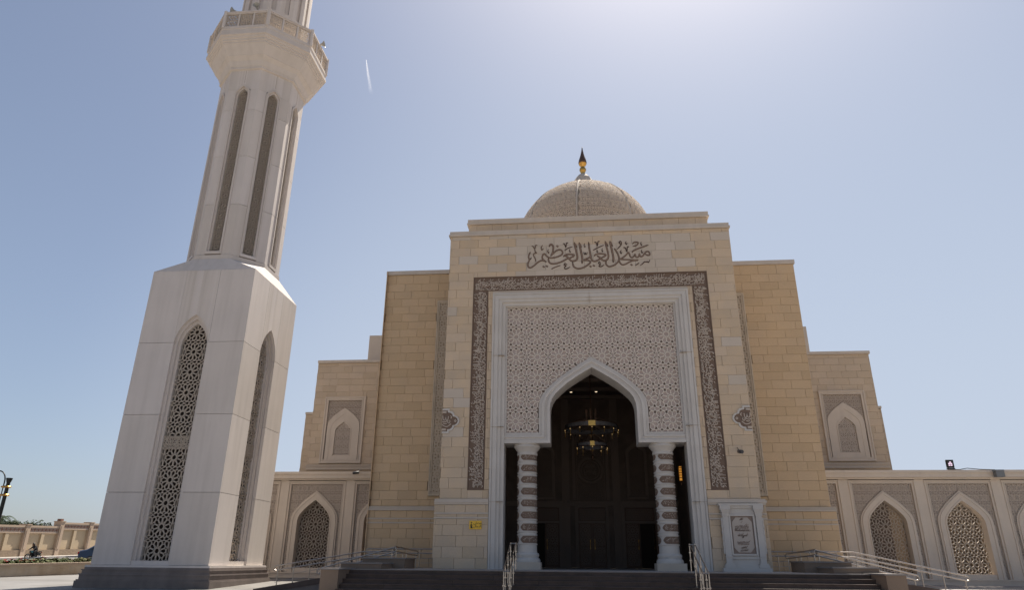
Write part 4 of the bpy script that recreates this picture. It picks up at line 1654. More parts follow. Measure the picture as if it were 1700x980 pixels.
mb.lathe([(SA * C8 * 1.02, 15.62), (SA * C8 * 1.02, 15.98), (SA * C8 * .99, 16.0), (SA * C8 * .9, 16.06)], 8, a0=22.5, a1=382.5)
mb.build('shaft_base_ring', M['minaret'], MI)
# vertical joint above every slot
mb = MB(TZ)
for k in range(8):
    T2 = turn(k, 45)
    m2 = MB(TZ @ T2)
    m2.box(-.008, .008, -SA - .003, -SA + .01, 26.5, 27.35)
    mb.add([Vector(v) + Vector((0, 0, 0)) for v in [(a, b, c + G(MY)) for a, b, c in m2.v]], m2.f)
mb.build('joint', M['minaretjoint'], MI)

# corbelled balcony
prof = [(2.13, 27.36), (2.24, 27.40), (2.24, 27.50), (2.20, 27.52), (2.27, 27.62), (2.36, 27.86), (2.52, 28.05), (2.56, 28.08), (2.56, 28.12), (2.86, 28.62), (2.90, 28.64),
        (2.90, 28.74), (2.97, 28.78), (2.97, 28.88), (3.04, 28.92), (3.06, 29.02), (3.14, 29.06), (3.14, 29.20), (3.10, 29.24), (3.10, 29.46), (3.13, 29.48), (3.13, 29.56), (2.4, 29.57)]
mb = MB(TZ)
mb.lathe([(r * C8, z) for r, z in prof], 8, a0=22.5, a1=382.5)
mb.build('balcony_corbel', M['minaret'], MI)
BA = 3.08
BW = BA * t8
mbp = MB(TZ)
mbp.box(-BW, BW, -BA - .03, -BA + .09, 29.57, 29.66)
mbp.box(-BW, BW, -BA - .03, -BA + .09, 30.52, 30.60)
mbp.box(-BW - .03, BW + .03, -BA - .07, -BA + .13, 30.60, 30.68)
for x in (-BW + .06, -BW / 3, BW / 3, BW - .06):
    mbp.box(x - .045, x + .045, -BA - .02, -BA + .08, 29.66, 30.52)
fr = mbp.mesh('parapet_frame', M['minaret'])
lts = []
for i in range(3):
    a = -BW + .10 + i * (2 * BW - .11) / 3
    b = a + (2 * BW - .2) / 3 - .07
    mbl = MB(TZ)
    lattice(mbl, a, b, 29.68, 30.50, 2, 2, -BA + .02, depth=.05, rib=.012, fill=0, back=True)
    lts.append(mbl.mesh('parapet_lattice', M['rib']))
for k in range(8):
    side('parapet_frame', fr, k, MI, 45)
    for lt in lts:
        side('parapet_lattice', lt, k, MI, 45)
for k in range(8):
    a = R(22.5 + 45 * k)
    mb = MB(TZ)
    mb.lathe([(.10, 29.57), (.10, 30.75)], 8, c=(BA * C8 * math.cos(a), BA * C8 * math.sin(a), 0))
    mb.build('parapet_post', M['minaret'], MI)

# fluted upper shaft with closed top
mb = MB(TZ)
NF = 16
R2 = 1.93
for k in range(NF):
    T2 = MB(TZ @ turn(k, 360 / NF))
    hw = R2 * math.tan(math.pi / NF)
    sw = .13
    y = -R2
    T2.box(-hw, -sw, y, y + .25, 29.58, 40)
    T2.box(sw, hw, y, y + .25, 29.58, 40)
    T2.box(-sw, sw, y + .001, y + .25, 29.58, 32.0)
    T2.box(-sw, sw, y + .13, y + .25, 32.0, 40)
    T2.T = Matrix.Identity(4)
    mb.add(T2.v and [(a, b, c + G(MY)) for a, b, c in T2.v], T2.f)
mb.build('upper_shaft', M['minaret'], MI)
mb = MB(TZ)
mb.lathe([(1.7, 29.6), (1.7, 40.0)], 16)
mb.lathe([(2.2, 40.0), (2.3, 40.3), (2.3, 40.5), (1.9, 40.6), (1.9, 41.4), (1.5, 42.4), (.8, 43.3), (.12, 43.9), (.05, 45.5)], 24)
mb.build('top_cap', M['minaret'], MI)


def horn(x, y, z, az, tilt, label):
    t = thing('loudspeaker', label, 'loudspeaker', (x, y, z), 'horn loudspeakers on the minaret balcony')
    Tm = Matrix.Rotation(az, 4, 'Z') @ Matrix.Rotation(R(90) - tilt, 4, 'Y')
    mb = MB(Tm)
    mb.lathe([(.05, -.16), (.05, .0), (.07, .12), (.12, .22), (.20, .30), (.205, .31), (.18, .295), (.09, .2), (.04, .1)], 16, cap=False)
    mb.build('horn', M['horn'], t, smooth=40)
    mb = MB(Tm)
    mb.lathe([(.09, -.34), (.095, -.30), (.095, -.18), (.06, -.15)], 12)
    mb.build('driver', M['camgrey'], t)
    mb = MB()
    mb.box(-.02, .02, -.02, .02, -.32, -.02)
    mb.build('bracket', M['camgrey'], t)


def polar(az, r):
    return MX + r * math.cos(az), MY + r * math.sin(az)


for az, lb in ((R(254), 'leftmost grey horn loudspeaker on the minaret balcony, aimed outward to the left'),
               (R(279), 'grey horn loudspeaker facing forward above the front parapet panel of the minaret balcony'),
               (R(3), 'small grey horn loudspeaker over the sunlit right side of the minaret balcony')):
    x, y = polar(az, 2.95)
    horn(x, y, 30.95, az if az != R(254) else R(195), R(10), lb)
# ------------------------------------------------------------------ arcades to both sides
YA = 38.0
PB = 3.74
ZA0 = .95


def bay_meshes():
    """one bay, centred on x = 0, front plane y = 0, world heights"""
    out = []
    T = Matrix.Translation((0, 0, -ZA0))
    hb = PB / 2
    ph = 1.635                   # half width of the framed panel
    mb = MB(T)
    for s in (-1, 1):
        a, b = sorted((s * ph, s * (hb - .001)))
        mb.box(a, b, 0, .8, .2, 5.98)
    mb.box(-ph, ph, .12, .8, 5.8, 5.98)
    arch = keel(1.1, 3.75, 5.1, .2)
    wall_over_arch(mb, -ph, ph, .2, 5.98, arch, .14)
    out.append(('pier', mb.mesh('pier', M['arcade'])))
    mb = MB(T)
    for e, wd, y in ((0, .05, -.04), (.05, .08, .02), (.13, .03, -.0)):
        rect_frame(mb, -ph + e, ph - e, .9, 5.94 - e, wd, y, .2, sides='LRT')
    out.append(('panel_border', mb.mesh('panel_border', M['arcade'])))
    mb = MB(T)
    oa = keel(1.30, 3.75, 5.40, .9)
    ls = [(1.32, 5.43, .03), (1.24, 5.34, -.02), (1.17, 5.25, .01), (.98, 5.02, -.02), (.92, 4.94, None)]
    for a, b in zip(ls[:-1], ls[1:]):
        arch_band(mb, keel(b[0], 3.75, b[1], .9), keel(a[0], 3.75, a[1], .9), a[2], .45)
    out.append(('arch_moulding', mb.mesh('arch_moulding', M['arcade'])))
    mb = MB(T)
    wall_over_arch(mb, -ph + .1, ph - .1, .9, 5.9, keel(1.25, 3.75, 5.35, .9), .135)
    mb.add([(p[0], .138, p[1]) for p in ((-1.6, .9), (1.6, .9), (1.6, 1.0), (-1.6, 1.0))], [(0, 1, 2, 3)])
    out.append(('panel_ground', mb.mesh('panel_ground', M['hollow2'])))
    mb = MB(T)
    OA_ = keel(1.27, 3.75, 5.38, .9)
    lattice(mb, -1.5, 1.5, 1.0, 5.8, 6, 10, .10, keep=lambda x, z: not inside(OA_, x, z), depth=.04, rib=.022, fill=1)
    out.append(('star_carving', mb.mesh('star_carving', [M['rib'], M['petal2']])))
    mb = MB(T)
    IA = keel(.93, 3.75, 4.95, 1.4)
    lattice(mb, -1.32, 1.32, 1.45, 5.02, 3, 4, .36, keep=lambda x, z: inside(IA, x, z), depth=.06, rib=.022, fill=0, back=True)
    out.append(('window_grille', mb.mesh('window_grille', M['grille'])))
    mb = MB(T)
    mb.box(-.93, .93, .05, .55, .9, 1.46)
    out.append(('window_sill', mb.mesh('window_sill', M['arcade'])))
    mb = MB(T)
    mb.box(-hb + .002, hb - .002, -.10, .1, .2, 1.18)
    mb.box(-hb + .002, hb - .002, -.16, .1, 1.18, 1.24)
    mb.box(-hb + .002, hb - .002, -.14, .1, .2, .95)
    for s in (-1, 1):
        pass
    out.append(('base_course', mb.mesh('base_course', M['arcade'])))
    mb = MB(T)
    mb.box(-hb + .003, hb - .003, -.10, .9, 5.985, 6.07)
    mb.box(-hb + .003, hb - .003, -.26, .9, 6.07, 6.28)
    mb.box(-hb + .003, hb - .003, -.32, .9, 6.28, 6.42)
    out.append(('cornice', mb.mesh('cornice', M['arcade'])))
    return out


BM = bay_meshes()
for s, nb, lb in ((-1, 2, 'low pale arcade with pierced arched windows between the minaret and the mosque'),
                  (1, 8, 'low pale arcade with pierced arched windows running right from the mosque')):
    ar = thing('arcade', lb, 'arcade', (X0 + s * 10.6, YA, ZA0), 'carved window arcades beside the mosque')
    c0 = 15.12 if s < 0 else 14.86
    for i in range(-1, nb):
        cx = s * (c0 + i * PB) - s * 10.6
        if i == -1:
            pass
        for nme, me in BM:
            o = obj(nme, me, ar)
            o.location = (cx, 0, 0)
    T = Matrix.Translation((-(X0 + s * 10.6), -YA, -ZA0))
    e = X0 + s * (c0 + nb * PB)
    mb = MB(T)
    a, b = sorted((X0 + s * 10.3, X0 + 16.6 if s > 0 else e))
    mb.box(a, b, YA + .8, YA + 4.3, 6.15, 6.35)
    mb.build('gallery_roof', M['arcade'], ar)
    mb = MB(T)
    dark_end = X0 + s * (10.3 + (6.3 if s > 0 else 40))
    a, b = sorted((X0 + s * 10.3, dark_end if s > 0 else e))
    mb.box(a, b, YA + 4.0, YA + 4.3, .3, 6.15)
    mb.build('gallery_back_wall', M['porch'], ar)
    mb = MB(T)
    a, b = sorted((X0 + s * 10.3, e))
    mb.box(a, b, YA + .5, YA + 9, ZA0 - .2, ZA0 + .15)
    mb.build('gallery_floor', M['paving'], ar)
    if s > 0:
        mb = MB(T)
        for k in range(5):
            x = dark_end + 1.2 + k * 3.4
            mb = MB(T)
            mb.box(x, x + .55, YA + 3.9, YA + 4.4, ZA0, 6.15)
            mb.build('courtyard_pier', M['court'], ar)
        mb = MB(T)
        mb.box(dark_end - 1, dark_end + 26, YA + 7, YA + 7.4, ZA0, 7.2)
        mb.build('courtyard_wall', M['court'], ar)

# floodlight on the arcade roof
fl = thing('floodlight', 'square black floodlight on the roof of the right arcade', 'floodlight', (19.13, 38.0, 6.42))
fl.scale = (.72, .72, .85)
mb = MB()
mb.box(-.13, .13, -.12, .12, 0, .06)
mb.box(-.20, -.17, -.03, .03, .03, .35)
mb.box(.17, .20, -.03, .03, .03, .35)
mb.box(-.2, .2, -.03, .03, .03, .08)
for i in range(7):
    mb.box(-.26 + i * .08, -.23 + i * .08, -.08, .10, .06, .14)
mb.build('mount', M['black'], fl)
mb = MB()
mb.box(-.24, .24, -.05, .08, .16, .64)
for i in range(8):
    mb.box(-.22 + i * .06, -.20 + i * .06, .08, .14, .18, .62)
mb.build('lamp_housing', M['black'], fl)
mb = MB()
mb.box(-.17, .17, -.056, -.051, .24, .56)
mb.build('lamp_glass', M['camgrey'], fl)
mb = MB()
for (x, z) in ((-.08, .31), (.06, .31), (-.08, .41), (.06, .41), (.0, .49)):
    mb.box(x - .055, x + .055, -.062, -.057, z - .025, z + .03)
mb.build('led_cluster', M['floodled'], fl)
o = MB().box(-.2, .2, -.14, .14, -.26, .07).box(-.21, .21, -.15, .15, .07, .09).box(-.28, -.21, -.02, .02, 0, .05).build('junction_box', M['metalbox'])
o.location = (21.13, 37.52, 6.30)
tag(o, 'grey metal junction box fixed on the cornice of the right arcade', 'junction box')
o = MB().tube([(-1.4, 0, .04), (-.8, .0, .02), (-.4, .02, .09), (.2, 0, .03), (.9, 0, .01)], .02, 6).build('cable', M['black'])
o.location = (20.2, 37.75, 6.42)
tag(o, 'thin loose cable lying on the roof edge of the right arcade', 'cable')


def bullet_cam(loc, az, label):
    c = thing('security_camera', label, 'camera', loc)
    mb = MB(Matrix.Rotation(az, 4, 'Z') @ Matrix.Rotation(R(12), 4, 'X'))
    mb.lathe([(.075, 0), (.085, .02), (.085, .30), (.07, .33)], 14)
    for i, v in enumerate(mb.v):
        pass
    mb2 = MB(Matrix.Rotation(az, 4, 'Z') @ Matrix.Rotation(R(100), 4, 'X'))
    mb2.lathe([(.06, 0), (.075, .02), (.075, .32), (.065, .34)], 14)
    mb2.build('housing', M['camgrey'], c, smooth=40)
    m3 = MB()
    m3.tube([(0, .2, .18), (0, .05, .1), (0, 0, .04)], .018, 6)
    m3.build('mount_arm', M['camgrey'], c)


bullet_cam((-11.95, 37.45, 6.35), R(-60), 'dark tube security camera above the cornice of the left arcade')
bullet_cam((6.38, 28.30, 6.02), R(10), 'small dark security camera on the portal wall right of the calligraphy band')

# yellow sign
sg = thing('yellow_sign', 'small yellow sign with praying figure and Arabic text on the plinth left of the entrance', 'sign', (-4.115, 28.36, 3.20))
mb = MB()
mb.box(-.245, .245, -.025, 0, -.16, .16)
mb.build('sign_plate', M['yellow'], sg)
mb = MB()
fig = [(-.19, -.125), (-.10, -.125), (-.095, -.105), (-.135, -.09), (-.13, -.06), (-.15, -.02), (-.145, .02), (-.165, .05), (-.185, .03), (-.2, -.03), (-.19, -.08)]
mb.prism(fig, -.031, -.025)
mb.prism([(-.155 + .026 * math.cos(R(40 * i)), .085 + .03 * math.sin(R(40 * i))) for i in range(9)], -.031, -.025)
mb.prism([(-.145, .02), (-.105, -.01), (-.10, -.03), (-.145, -.01)], -.030, -.025)
mb.build('praying_figure', M['black'], sg)


def arabic(txt, size, T, mb):
    """right-to-left word given in presentation forms, already in visual order"""
    cu = bpy.data.curves.new('t', 'FONT')
    cu.body = txt
    cu.size = size
    cu.align_x = 'CENTER'
    cu.extrude = .003
    o_ = bpy.data.objects.new('t', cu)
    COL.objects.link(o_)
    bpy.context.view_layer.update()
    me = o_.to_mesh()
    vs = [v.co.copy() for v in me.vertices]
    fs = [tuple(p.vertices) for p in me.polygons]
    o_.to_mesh_clear()
    bpy.data.objects.remove(o_)
    bpy.data.curves.remove(cu)
    mb.add([tuple(T @ Vector((v.x, -v.z, v.y))) for v in vs], fs)


mb = MB()
# visual order, left to right: "musalla" / "ar-rijal"
arabic('\ufef0\ufee0\ufebc\ufee3', .13, Matrix.Translation((.08, -.029, .035)), mb)
arabic('\ufedd\ufe8e\ufe9f\ufeae\ufedf\u0627', .13, Matrix.Translation((.08, -.029, -.085)), mb)
mb.build('sign_text', M['black'], sg)

# ------------------------------------------------------------------ platform, steps, cheek walls
mb = MB()
mb.box(X0 - 8.69, X0 + 8.69, 25.2, 27.2, .2, ZP - .004)
mb.box(X0 - 7.6, X0 + 7.6, 27.2, 29.3, .2, ZP - .0042)
mb.box(X0 - 10.2, X0 + 10.2, 29.3, 40.0, .2, ZP - .0044)
structure(mb.build('entrance_platform', M['step']))
mb = MB()
mb.box(X0 - 8.68, X0 + 8.68, 25.3, 27.19, ZP - .0035, ZP)
mb.box(X0 - 7.59, X0 + 7.59, 27.19, 29.3, ZP - .0035, ZP)
mb.box(X0 - 10.2, X0 + 10.2, 29.3, 39.9, ZP - .0035, ZP)
structure(mb.build('platform_paving', M['paving']))
st = thing('entrance_steps', 'wide flight of dark brown granite steps in front of the portal', 'steps', (X0, 24, G(23)))
TS = Matrix.Translation((-0, -24, -G(23)))
NS = 8
RI = .148
STX = 8.69
for k in range(NS):
    z1 = ZP - RI * k
    y0 = 24.98 - .33 * k
    rnd = random.Random(k)
    x = -STX
    sp = bpy.data.objects.new('step', None)
    COL.objects.link(sp)
    sp.parent = st
    mbs = MB(TS)
    while x < STX:
        x2 = min(x + rnd.uniform(1.4, 1.9), STX)
        mbs.box(x + .003, x2 - .003, y0, y0 + .36, z1 - RI - .02, z1 - .03)
        x = x2
    mbs.build('riser_slab', M['step'], sp)
    mbs = MB(TS)
    x = -STX
    rnd = random.Random(k + 50)
    while x < STX:
        x2 = min(x + rnd.uniform(1.4, 1.9), STX)
        mbs.box(x + .002, x2 - .002, y0 - .025, y0 + .34, z1 - .03, z1 + (.0005 if k else .001))
        x = x2
    mbs.build('tread_slab', M['nosing'] if k == 0 else M['step'], sp)

for s in (-1, 1):
    nm = 'left' if s < 0 else 'right'
    cw = thing('cheek_wall', f'stepped brown granite cheek wall closing the {nm} end of the entrance steps', 'wall', (X0 + s * 10, 25, G(25)), 'cheek walls of the entrance steps')
    TC = Matrix.Translation((-(X0 + s * 10), -25, -G(25)))
    for (xa, xb, y0, y1, zt) in ((8.69, 9.29, 22.6, 25.6, 1.60), (7.75, 9.22, 25.6, 27.2, 1.78), (7.30, 8.93, 27.2, 28.9, 1.96)):
        a, b = sorted((X0 + s * xa, X0 + s * xb))
        if xa > 8.5:
            y0 = 23.8
        mb = MB(TC)
        mb.box(a, b, y0, y1, .3, zt - .05)
        mb.build('block', M['cheek'], cw)
        mb = MB(TC)
        mb.box(a - .04, b + .04, y0 - .04, y1 + .02, zt - .05, zt)
        mb.build('coping', M['nosing'], cw)

# ramps with rails
RAIL = []


def lerp(a, b, t):
    return tuple(p + (q - p) * t for p, q in zip(a, b))


def rail(label, top, n_posts, floor, group, bars=(0, -.17), thin=(-.4, -.62), post_r=.021):
    """double tubular handrail following the polyline top; posts stand on floor(x, y)"""
    x0_, y0_, _ = top[0]
    t = thing('handrail', label, 'handrail', (x0_, y0_, floor(x0_, y0_)), group)
    Tt = Matrix.Translation(-t.location)
    for d in bars:
        mb = MB(Tt)
        mb.tube([(p[0], p[1], p[2] + d) for p in top], .024, 8)
        mb.build('top_bar' if d == 0 else 'second_bar', M['steel'], t, smooth=40)
    # end curls joining the two bars
    for q in (top[0], top[-1]):
        mb = MB(Tt)
        i = 0 if q == top[0] else -1
        nb_ = top[1] if i == 0 else top[-2]
        dx, dy = q[0] - nb_[0], q[1] - nb_[1]
        l = math.hypot(dx, dy)
        dx, dy = dx / l, dy / l
        mb.tube([(q[0] + dx * .08 * math.sin(R(a)), q[1] + dy * .08 * math.sin(R(a)), q[2] + bars[1] * (1 - math.cos(R(a))) / 2) for a in range(0, 181, 30)], .024, 8)
        mb.build('end_curl', M['steel'], t, smooth=40)
    L = [0]
    for a, b in zip(top, top[1:]):
        L.append(L[-1] + math.dist(a, b))
    for k in range(n_posts):
        d = .08 + (L[-1] - .16) * k / (n_posts - 1)
        i = max(j for j in range(len(L) - 1) if L[j] <= d)
        p = lerp(top[i], top[i + 1], (d - L[i]) / (L[i + 1] - L[i]))
        mb = MB(Tt)
        fz = floor(p[0], p[1])
        mb.tube([(p[0], p[1], fz), (p[0], p[1], p[2] + bars[1] + .0)], post_r, 8)
        mb.tube([(p[0], p[1], p[2] + bars[1]), (p[0], p[1], p[2])], .010, 6)
        mb.lathe([(.05, 0), (.05, .012), (.024, .03)], 10, c=(p[0], p[1], fz))
        mb.build('post', M['steel'], t, smooth=40)
    for d in thin:
        mb = MB(Tt)
        mb.tube([(p[0], p[1], p[2] + d) for p in top], .009, 6)
        mb.build('thin_bar', M['steel'], t)
    return t


for s, xs in ((-1, (-12.43, -10.35, -8.86, -7.6)), (1, (14.40, 12.3, 10.46, 8.9))):
    nm = 'left' if s < 0 else 'right'
    rm = thing('ramp', f'sloping granite ramp rising along the {nm} side of the entrance platform', 'ramp', (xs[0], 28.3, G(28.3)), 'ramps beside the entrance')
    TR = Matrix.Translation(-rm.location)
    za, zb = G(28) + .02, 1.27
    mb = MB(TR)
    x0_, x1_, x2_ = xs[0], xs[2], xs[3]
    for (y0, y1, dz, yy) in ((27.3, 29.25, 0, 0),):
        P = [(x0_, y0, .3), (x1_, y0, .3), (x2_, y0, .3)]
        Q = [(x0_, y0, za), (x1_, y0, zb), (x2_, y0, zb + .15)]
        P2 = [(x, y1, z) for x, _, z in P]
        Q2 = [(x, y1, z) for x, _, z in Q]
        mb.strip(P, Q)
        mb.strip(Q, Q2)
        mb.strip(Q2, P2)
        mb.add([P[0], P2[0], Q2[0], Q[0]], [(0, 1, 2, 3)])
    mb.build('ramp_slab', M['plinth'], rm)
    for y0 in (27.26, 29.10):
        mb = MB(TR)
        for (xa, zaa, xb, zbb) in ((x0_, za, x1_, zb), (x1_, zb, x2_, zb + .15)):
            mb.add([(xa, y, zz + d) for y in (y0, y0 + .18) for zz, d in ((zaa, -.1), (zaa, .10))] + [(xb, y, zz + d) for y in (y0, y0 + .18) for zz, d in ((zbb, -.1), (zbb, .10))],
                   [(0, 1, 3, 2), (4, 6, 7, 5), (0, 4, 5, 1), (2, 3, 7, 6), (1, 5, 7, 3), (0, 2, 6, 4)])
        mb.build('ramp_kerb', M['step'], rm)

    def fl_(x, y, xs=xs, za=za, zb=zb):
        t_ = min(1, max(0, (x - xs[0]) / (xs[2] - xs[0])))
        return za + (zb - za) * t_ + .10
    zt0 = 1.61 if s < 0 else 1.50
    zt1 = 2.18 if s < 0 else 2.30
    rail(f'long steel handrail climbing the outer side of the {nm} ramp', [(xs[0], 29.18, zt0), (xs[2], 29.18, zt1), (xs[3], 29.18, zt1 + .03)], 8, fl_, 'ramp handrails')
    xn0, xn1 = ((-9.96, -7.11) if s < 0 else (11.81, 8.55))
    rail(f'short steel handrail on the inner side of the {nm} ramp beside the cheek wall', [(xn0, 27.35, 1.53), (xn1, 27.5, 2.33)], 6,
         lambda x, y, a=xn0, b=xn1: (1.0 + .35 * (x - a) / (b - a)), 'ramp handrails', thin=(-.35,))
    xb0, xb1 = ((-9.2, -6.1) if s < 0 else (10.4, 7.3))
    rail(f'level steel handrail on the platform {nm} of the portal plinth', [(xb0, 31.1, 2.32), (xb1, 31.1, 2.33)], 5, lambda x, y: ZP, 'platform handrails', thin=(-.38, -.56))
    xc0, xc1 = ((-7.1, -6.6) if s < 0 else (8.55, 7.95))
    rail(f'short angled steel handrail at the {nm} platform corner', [(xc0, 27.6, 2.36), (xc1, 29.2, 2.22)], 3, lambda x, y: ZP, 'platform handrails', thin=())

for s, xa in ((-1, (-2.40, -2.22)), (1, (3.70, 3.88))):
    nm = 'left' if s < 0 else 'right'
    t = thing('stair_handrail', f'double steel stair handrail at the {nm} of the portal opening', 'handrail', ((xa[0] + xa[1]) / 2, 24, .7), 'stair handrails in front of the portal')
    Tt = Matrix.Translation(-t.location)
    yT, yB = 25.3, 22.9

    def zr(y):
        return ZP - max(0, (25.0 - y)) / .33 * RI
    for x in xa:
        mb = MB(Tt)
        mb.tube([(x, yT, 2.43), (x, 25.05, 2.41), (x, yB, zr(yB) + .93)], .019, 8)
        mb.build('top_bar', M['steel'], t, smooth=40)
        mb = MB(Tt)
        mb.tube([(x, yT, 2.03), (x, 25.05, 2.01), (x, yB, zr(yB) + .5)], .010, 8)
        mb.build('lower_bar', M['steel'], t, smooth=40)
        for y in (25.2, 24.3, 23.45, 22.95):
            mb = MB(Tt)
            fz = zr(y) - .12 if y < 25 else ZP
            mb.tube([(x, y, fz), (x, y, zr(y) + .90)], .018, 8)
            mb.lathe([(.045, 0), (.045, .012), (.022, .03)], 10, c=(x, y, fz + .0))
            for dz in (.35, .6):
                mb.box(x - .035, x + .035, y - .02, y + .02, fz + dz, fz + dz + .04)
            mb.build('post', M['steel'], t, smooth=40)
    for (y, z) in ((yT, 2.43), (yB, zr(yB) + .93)):
        mb = MB(Tt)
        mb.tube([(xa[0], y, z), (xa[0] + .02, y - .0, z + .012), (xa[1] - .02, y, z + .012), (xa[1], y, z)], .022, 8)
        mb.build('end_bar', M['steel'], t, smooth=40)

# ------------------------------------------------------------------ lamps inside the porch
ch = thing('chandelier', 'large two tier brass ring chandelier hanging inside the entrance arch', 'chandelier', (X0, 33, 6.4))
TCh = Matrix.Translation((0, 0, -6.4))
mb = MB(TCh)
mb.tube([(0, 0, 11.0), (0, 0, 6.55)], .03, 8)
mb.lathe([(.1, 10.7), (.18, 10.9), (.2, 11.0)], 12)
mb.lathe([(.03, 6.35), (.07, 6.42), (.10, 6.5), (.05, 6.58), (.03, 6.62)], 12)
for k in range(6):
    a = R(60 * k + 20)
    mb.tube([(.25 * math.cos(a), .25 * math.sin(a), 8.15), (.25 * math.cos(a), .25 * math.sin(a), 8.75)], .035, 6)
mb.lathe([(.3, 8.0), (.34, 8.08), (.3, 8.16)], 20)
mb.build('stem', M['bronze'], ch, smooth=40)
for (r, z, h, n) in ((1.27, 7.86, .20, 14), (.72, 7.02, .17, 10)):
    mb = MB(TCh)
    mb.lathe([(r, z - h / 2), (r, z + h / 2)], 56, cap=False)
    mb.lathe([(r - .02, z - h / 2), (r - .02, z + h / 2)], 56, cap=False)
    rg = mb.build('ring', M['crystal'], ch, smooth=True)
    mb = MB(TCh)
    for zz in (z - h / 2, z + h / 2):
        mb.lathe([(r - .03, zz - .012), (r + .018, zz - .012), (r + .018, zz + .012), (r - .03, zz + .012)], 56, cap=False)
    for k in range(8):
        a = R(45 * k)
        mb.tube([(r * math.cos(a), r * math.sin(a), z + h / 2), (.15 * math.cos(a), .15 * math.sin(a), z + .55)], .012, 5)
    mb.build('ring_rim', M['bronze'], ch)
    mb = MB(TCh)
    for a in (-90, 90):
        mb.T = TCh @ Matrix.Rotation(R(a + 90), 4, 'Z')
        mb.box(-.16 if r > 1 else -.10, .16 if r > 1 else .10, -r - .04, -r - .015, z - h / 2 - .02, z + h / 2 + .02)
    mb.build('gilt_plate', M['gold'], ch)
    for k in range(n):
        a = 2 * math.pi * (k + .5) / n
        cx, cy = (r + .02) * math.cos(a), (r + .02) * math.sin(a)
        mb = MB(TCh)
        mb.lathe([(.014, 0), (.03, .03), (.014, .06), (.012, .17)], 8, c=(cx, cy, z - h / 2 - .30))
        ld = mb.build('lamp_drop', M['gold'], ch)
        mb = MB(TCh)
        mb.lathe([(.004, 0), (.017, .018), (.011, .04), (.003, .06)], 8, c=(cx, cy, z - h / 2 - .10))
        mb.build('bulb', M['bulb'], ld)
la = thing('wall_lantern', 'glowing amber wall lantern inside the porch seen beside the right column', 'lantern', (X0 + 4.39, 35.6, 5.7))
mb = MB()
mb.lathe([(.03, -.1), (.07, -.02), (.07, .66), (.03, .74), (.01, .9)], 8)
mb.build('lantern_glass', M['amber'], la)
mb = MB()
for k in range(8):
    a = R(45 * k)
    mb.tube([(.078 * math.cos(a), .078 * math.sin(a), -.03), (.078 * math.cos(a), .078 * math.sin(a), .67)], .010, 5)
for z in (.1, .22, .34, .46, .58):
    mb.lathe([(.074, z), (.082, z + .02), (.074, z + .04)], 8, cap=False)
mb.lathe([(.02, -.25), (.05, -.12), (.09, -.05), (.09, -.02)], 8)
mb.lathe([(.09, .66), (.10, .69), (.06, .82), (.02, .96)], 8)
mb.tube([(0, 0, .95), (.12, 0, 1.1), (.36, 0, 1.1)], .02, 6)
mb.build('lantern_cage', M['bronze'], la)
for x, y, lb in ((-.28, 38.0, 'small round ceiling downlight, the left one of two seen through the arch'), (1.12, 38.0, 'small round ceiling downlight, the right one of two seen through the arch')):
    d = thing('downlight', lb, 'ceiling light', (x, y, 10.78), 'porch ceiling downlights')
    mb = MB()
    mb.lathe([(.11, .0), (.11, .04), (.07, .04), (.07, .01)], 16, cap=False)
    mb.build('trim_ring', M['camgrey'], d)
    mb = MB()
    mb.lathe([(.01, .012), (.068, .014)], 16, cap=False)
    mb.build('lamp_glass', M['down'], d)
# ------------------------------------------------------------------ beyond the plaza: bed, street, trees
rnd = random.Random(3)
fb = MB()
ff = MB()
for k in range(9000):
    y = rnd.uniform(30, 56)
    d = rnd.uniform(.45, 3.0)
    clump = .5 + .5 * math.sin(y * 1.7 + d) * math.sin(y * .6)
    h = .50 + rnd.random() ** .9 * (.06 + .24 * clump)
    p = Vector((plaza_left(y) - d, y, G(y) + h))
    for q in range(3):
        a = rnd.uniform(0, 6.28)
        t = rnd.uniform(-.6, .9)
        l = rnd.uniform(.07, .14)
        u = Vector((math.cos(a), math.sin(a), t)) * l
        v_ = Vector((-math.sin(a), math.cos(a), rnd.uniform(-.6, .6))) * l * .6
        c = p + Vector((rnd.uniform(-.1, .1), rnd.uniform(-.1, .1), rnd.uniform(-.12, .08)))
        fb.add([c - u, c + v_, c + u, c - v_], [(0, 1, 2, 3)])
    if rnd.random() < .012 * (2.2 - clump):
        for q in range(5):
            a = 1.256 * q
            u = Vector((math.cos(a), math.sin(a), .5)) * .06
            v_ = Vector((-math.sin(a), math.cos(a), 0)) * .035
            c = p + Vector((0, 0, .12))
            ff.add([c, c + u + v_, c + u * 1.5, c + u - v_], [(0, 1, 2, 3)])
fb.build('ground_cover', M['leaf'], kind='stuff')
ff.build('flowers', M['flower'], kind='stuff')


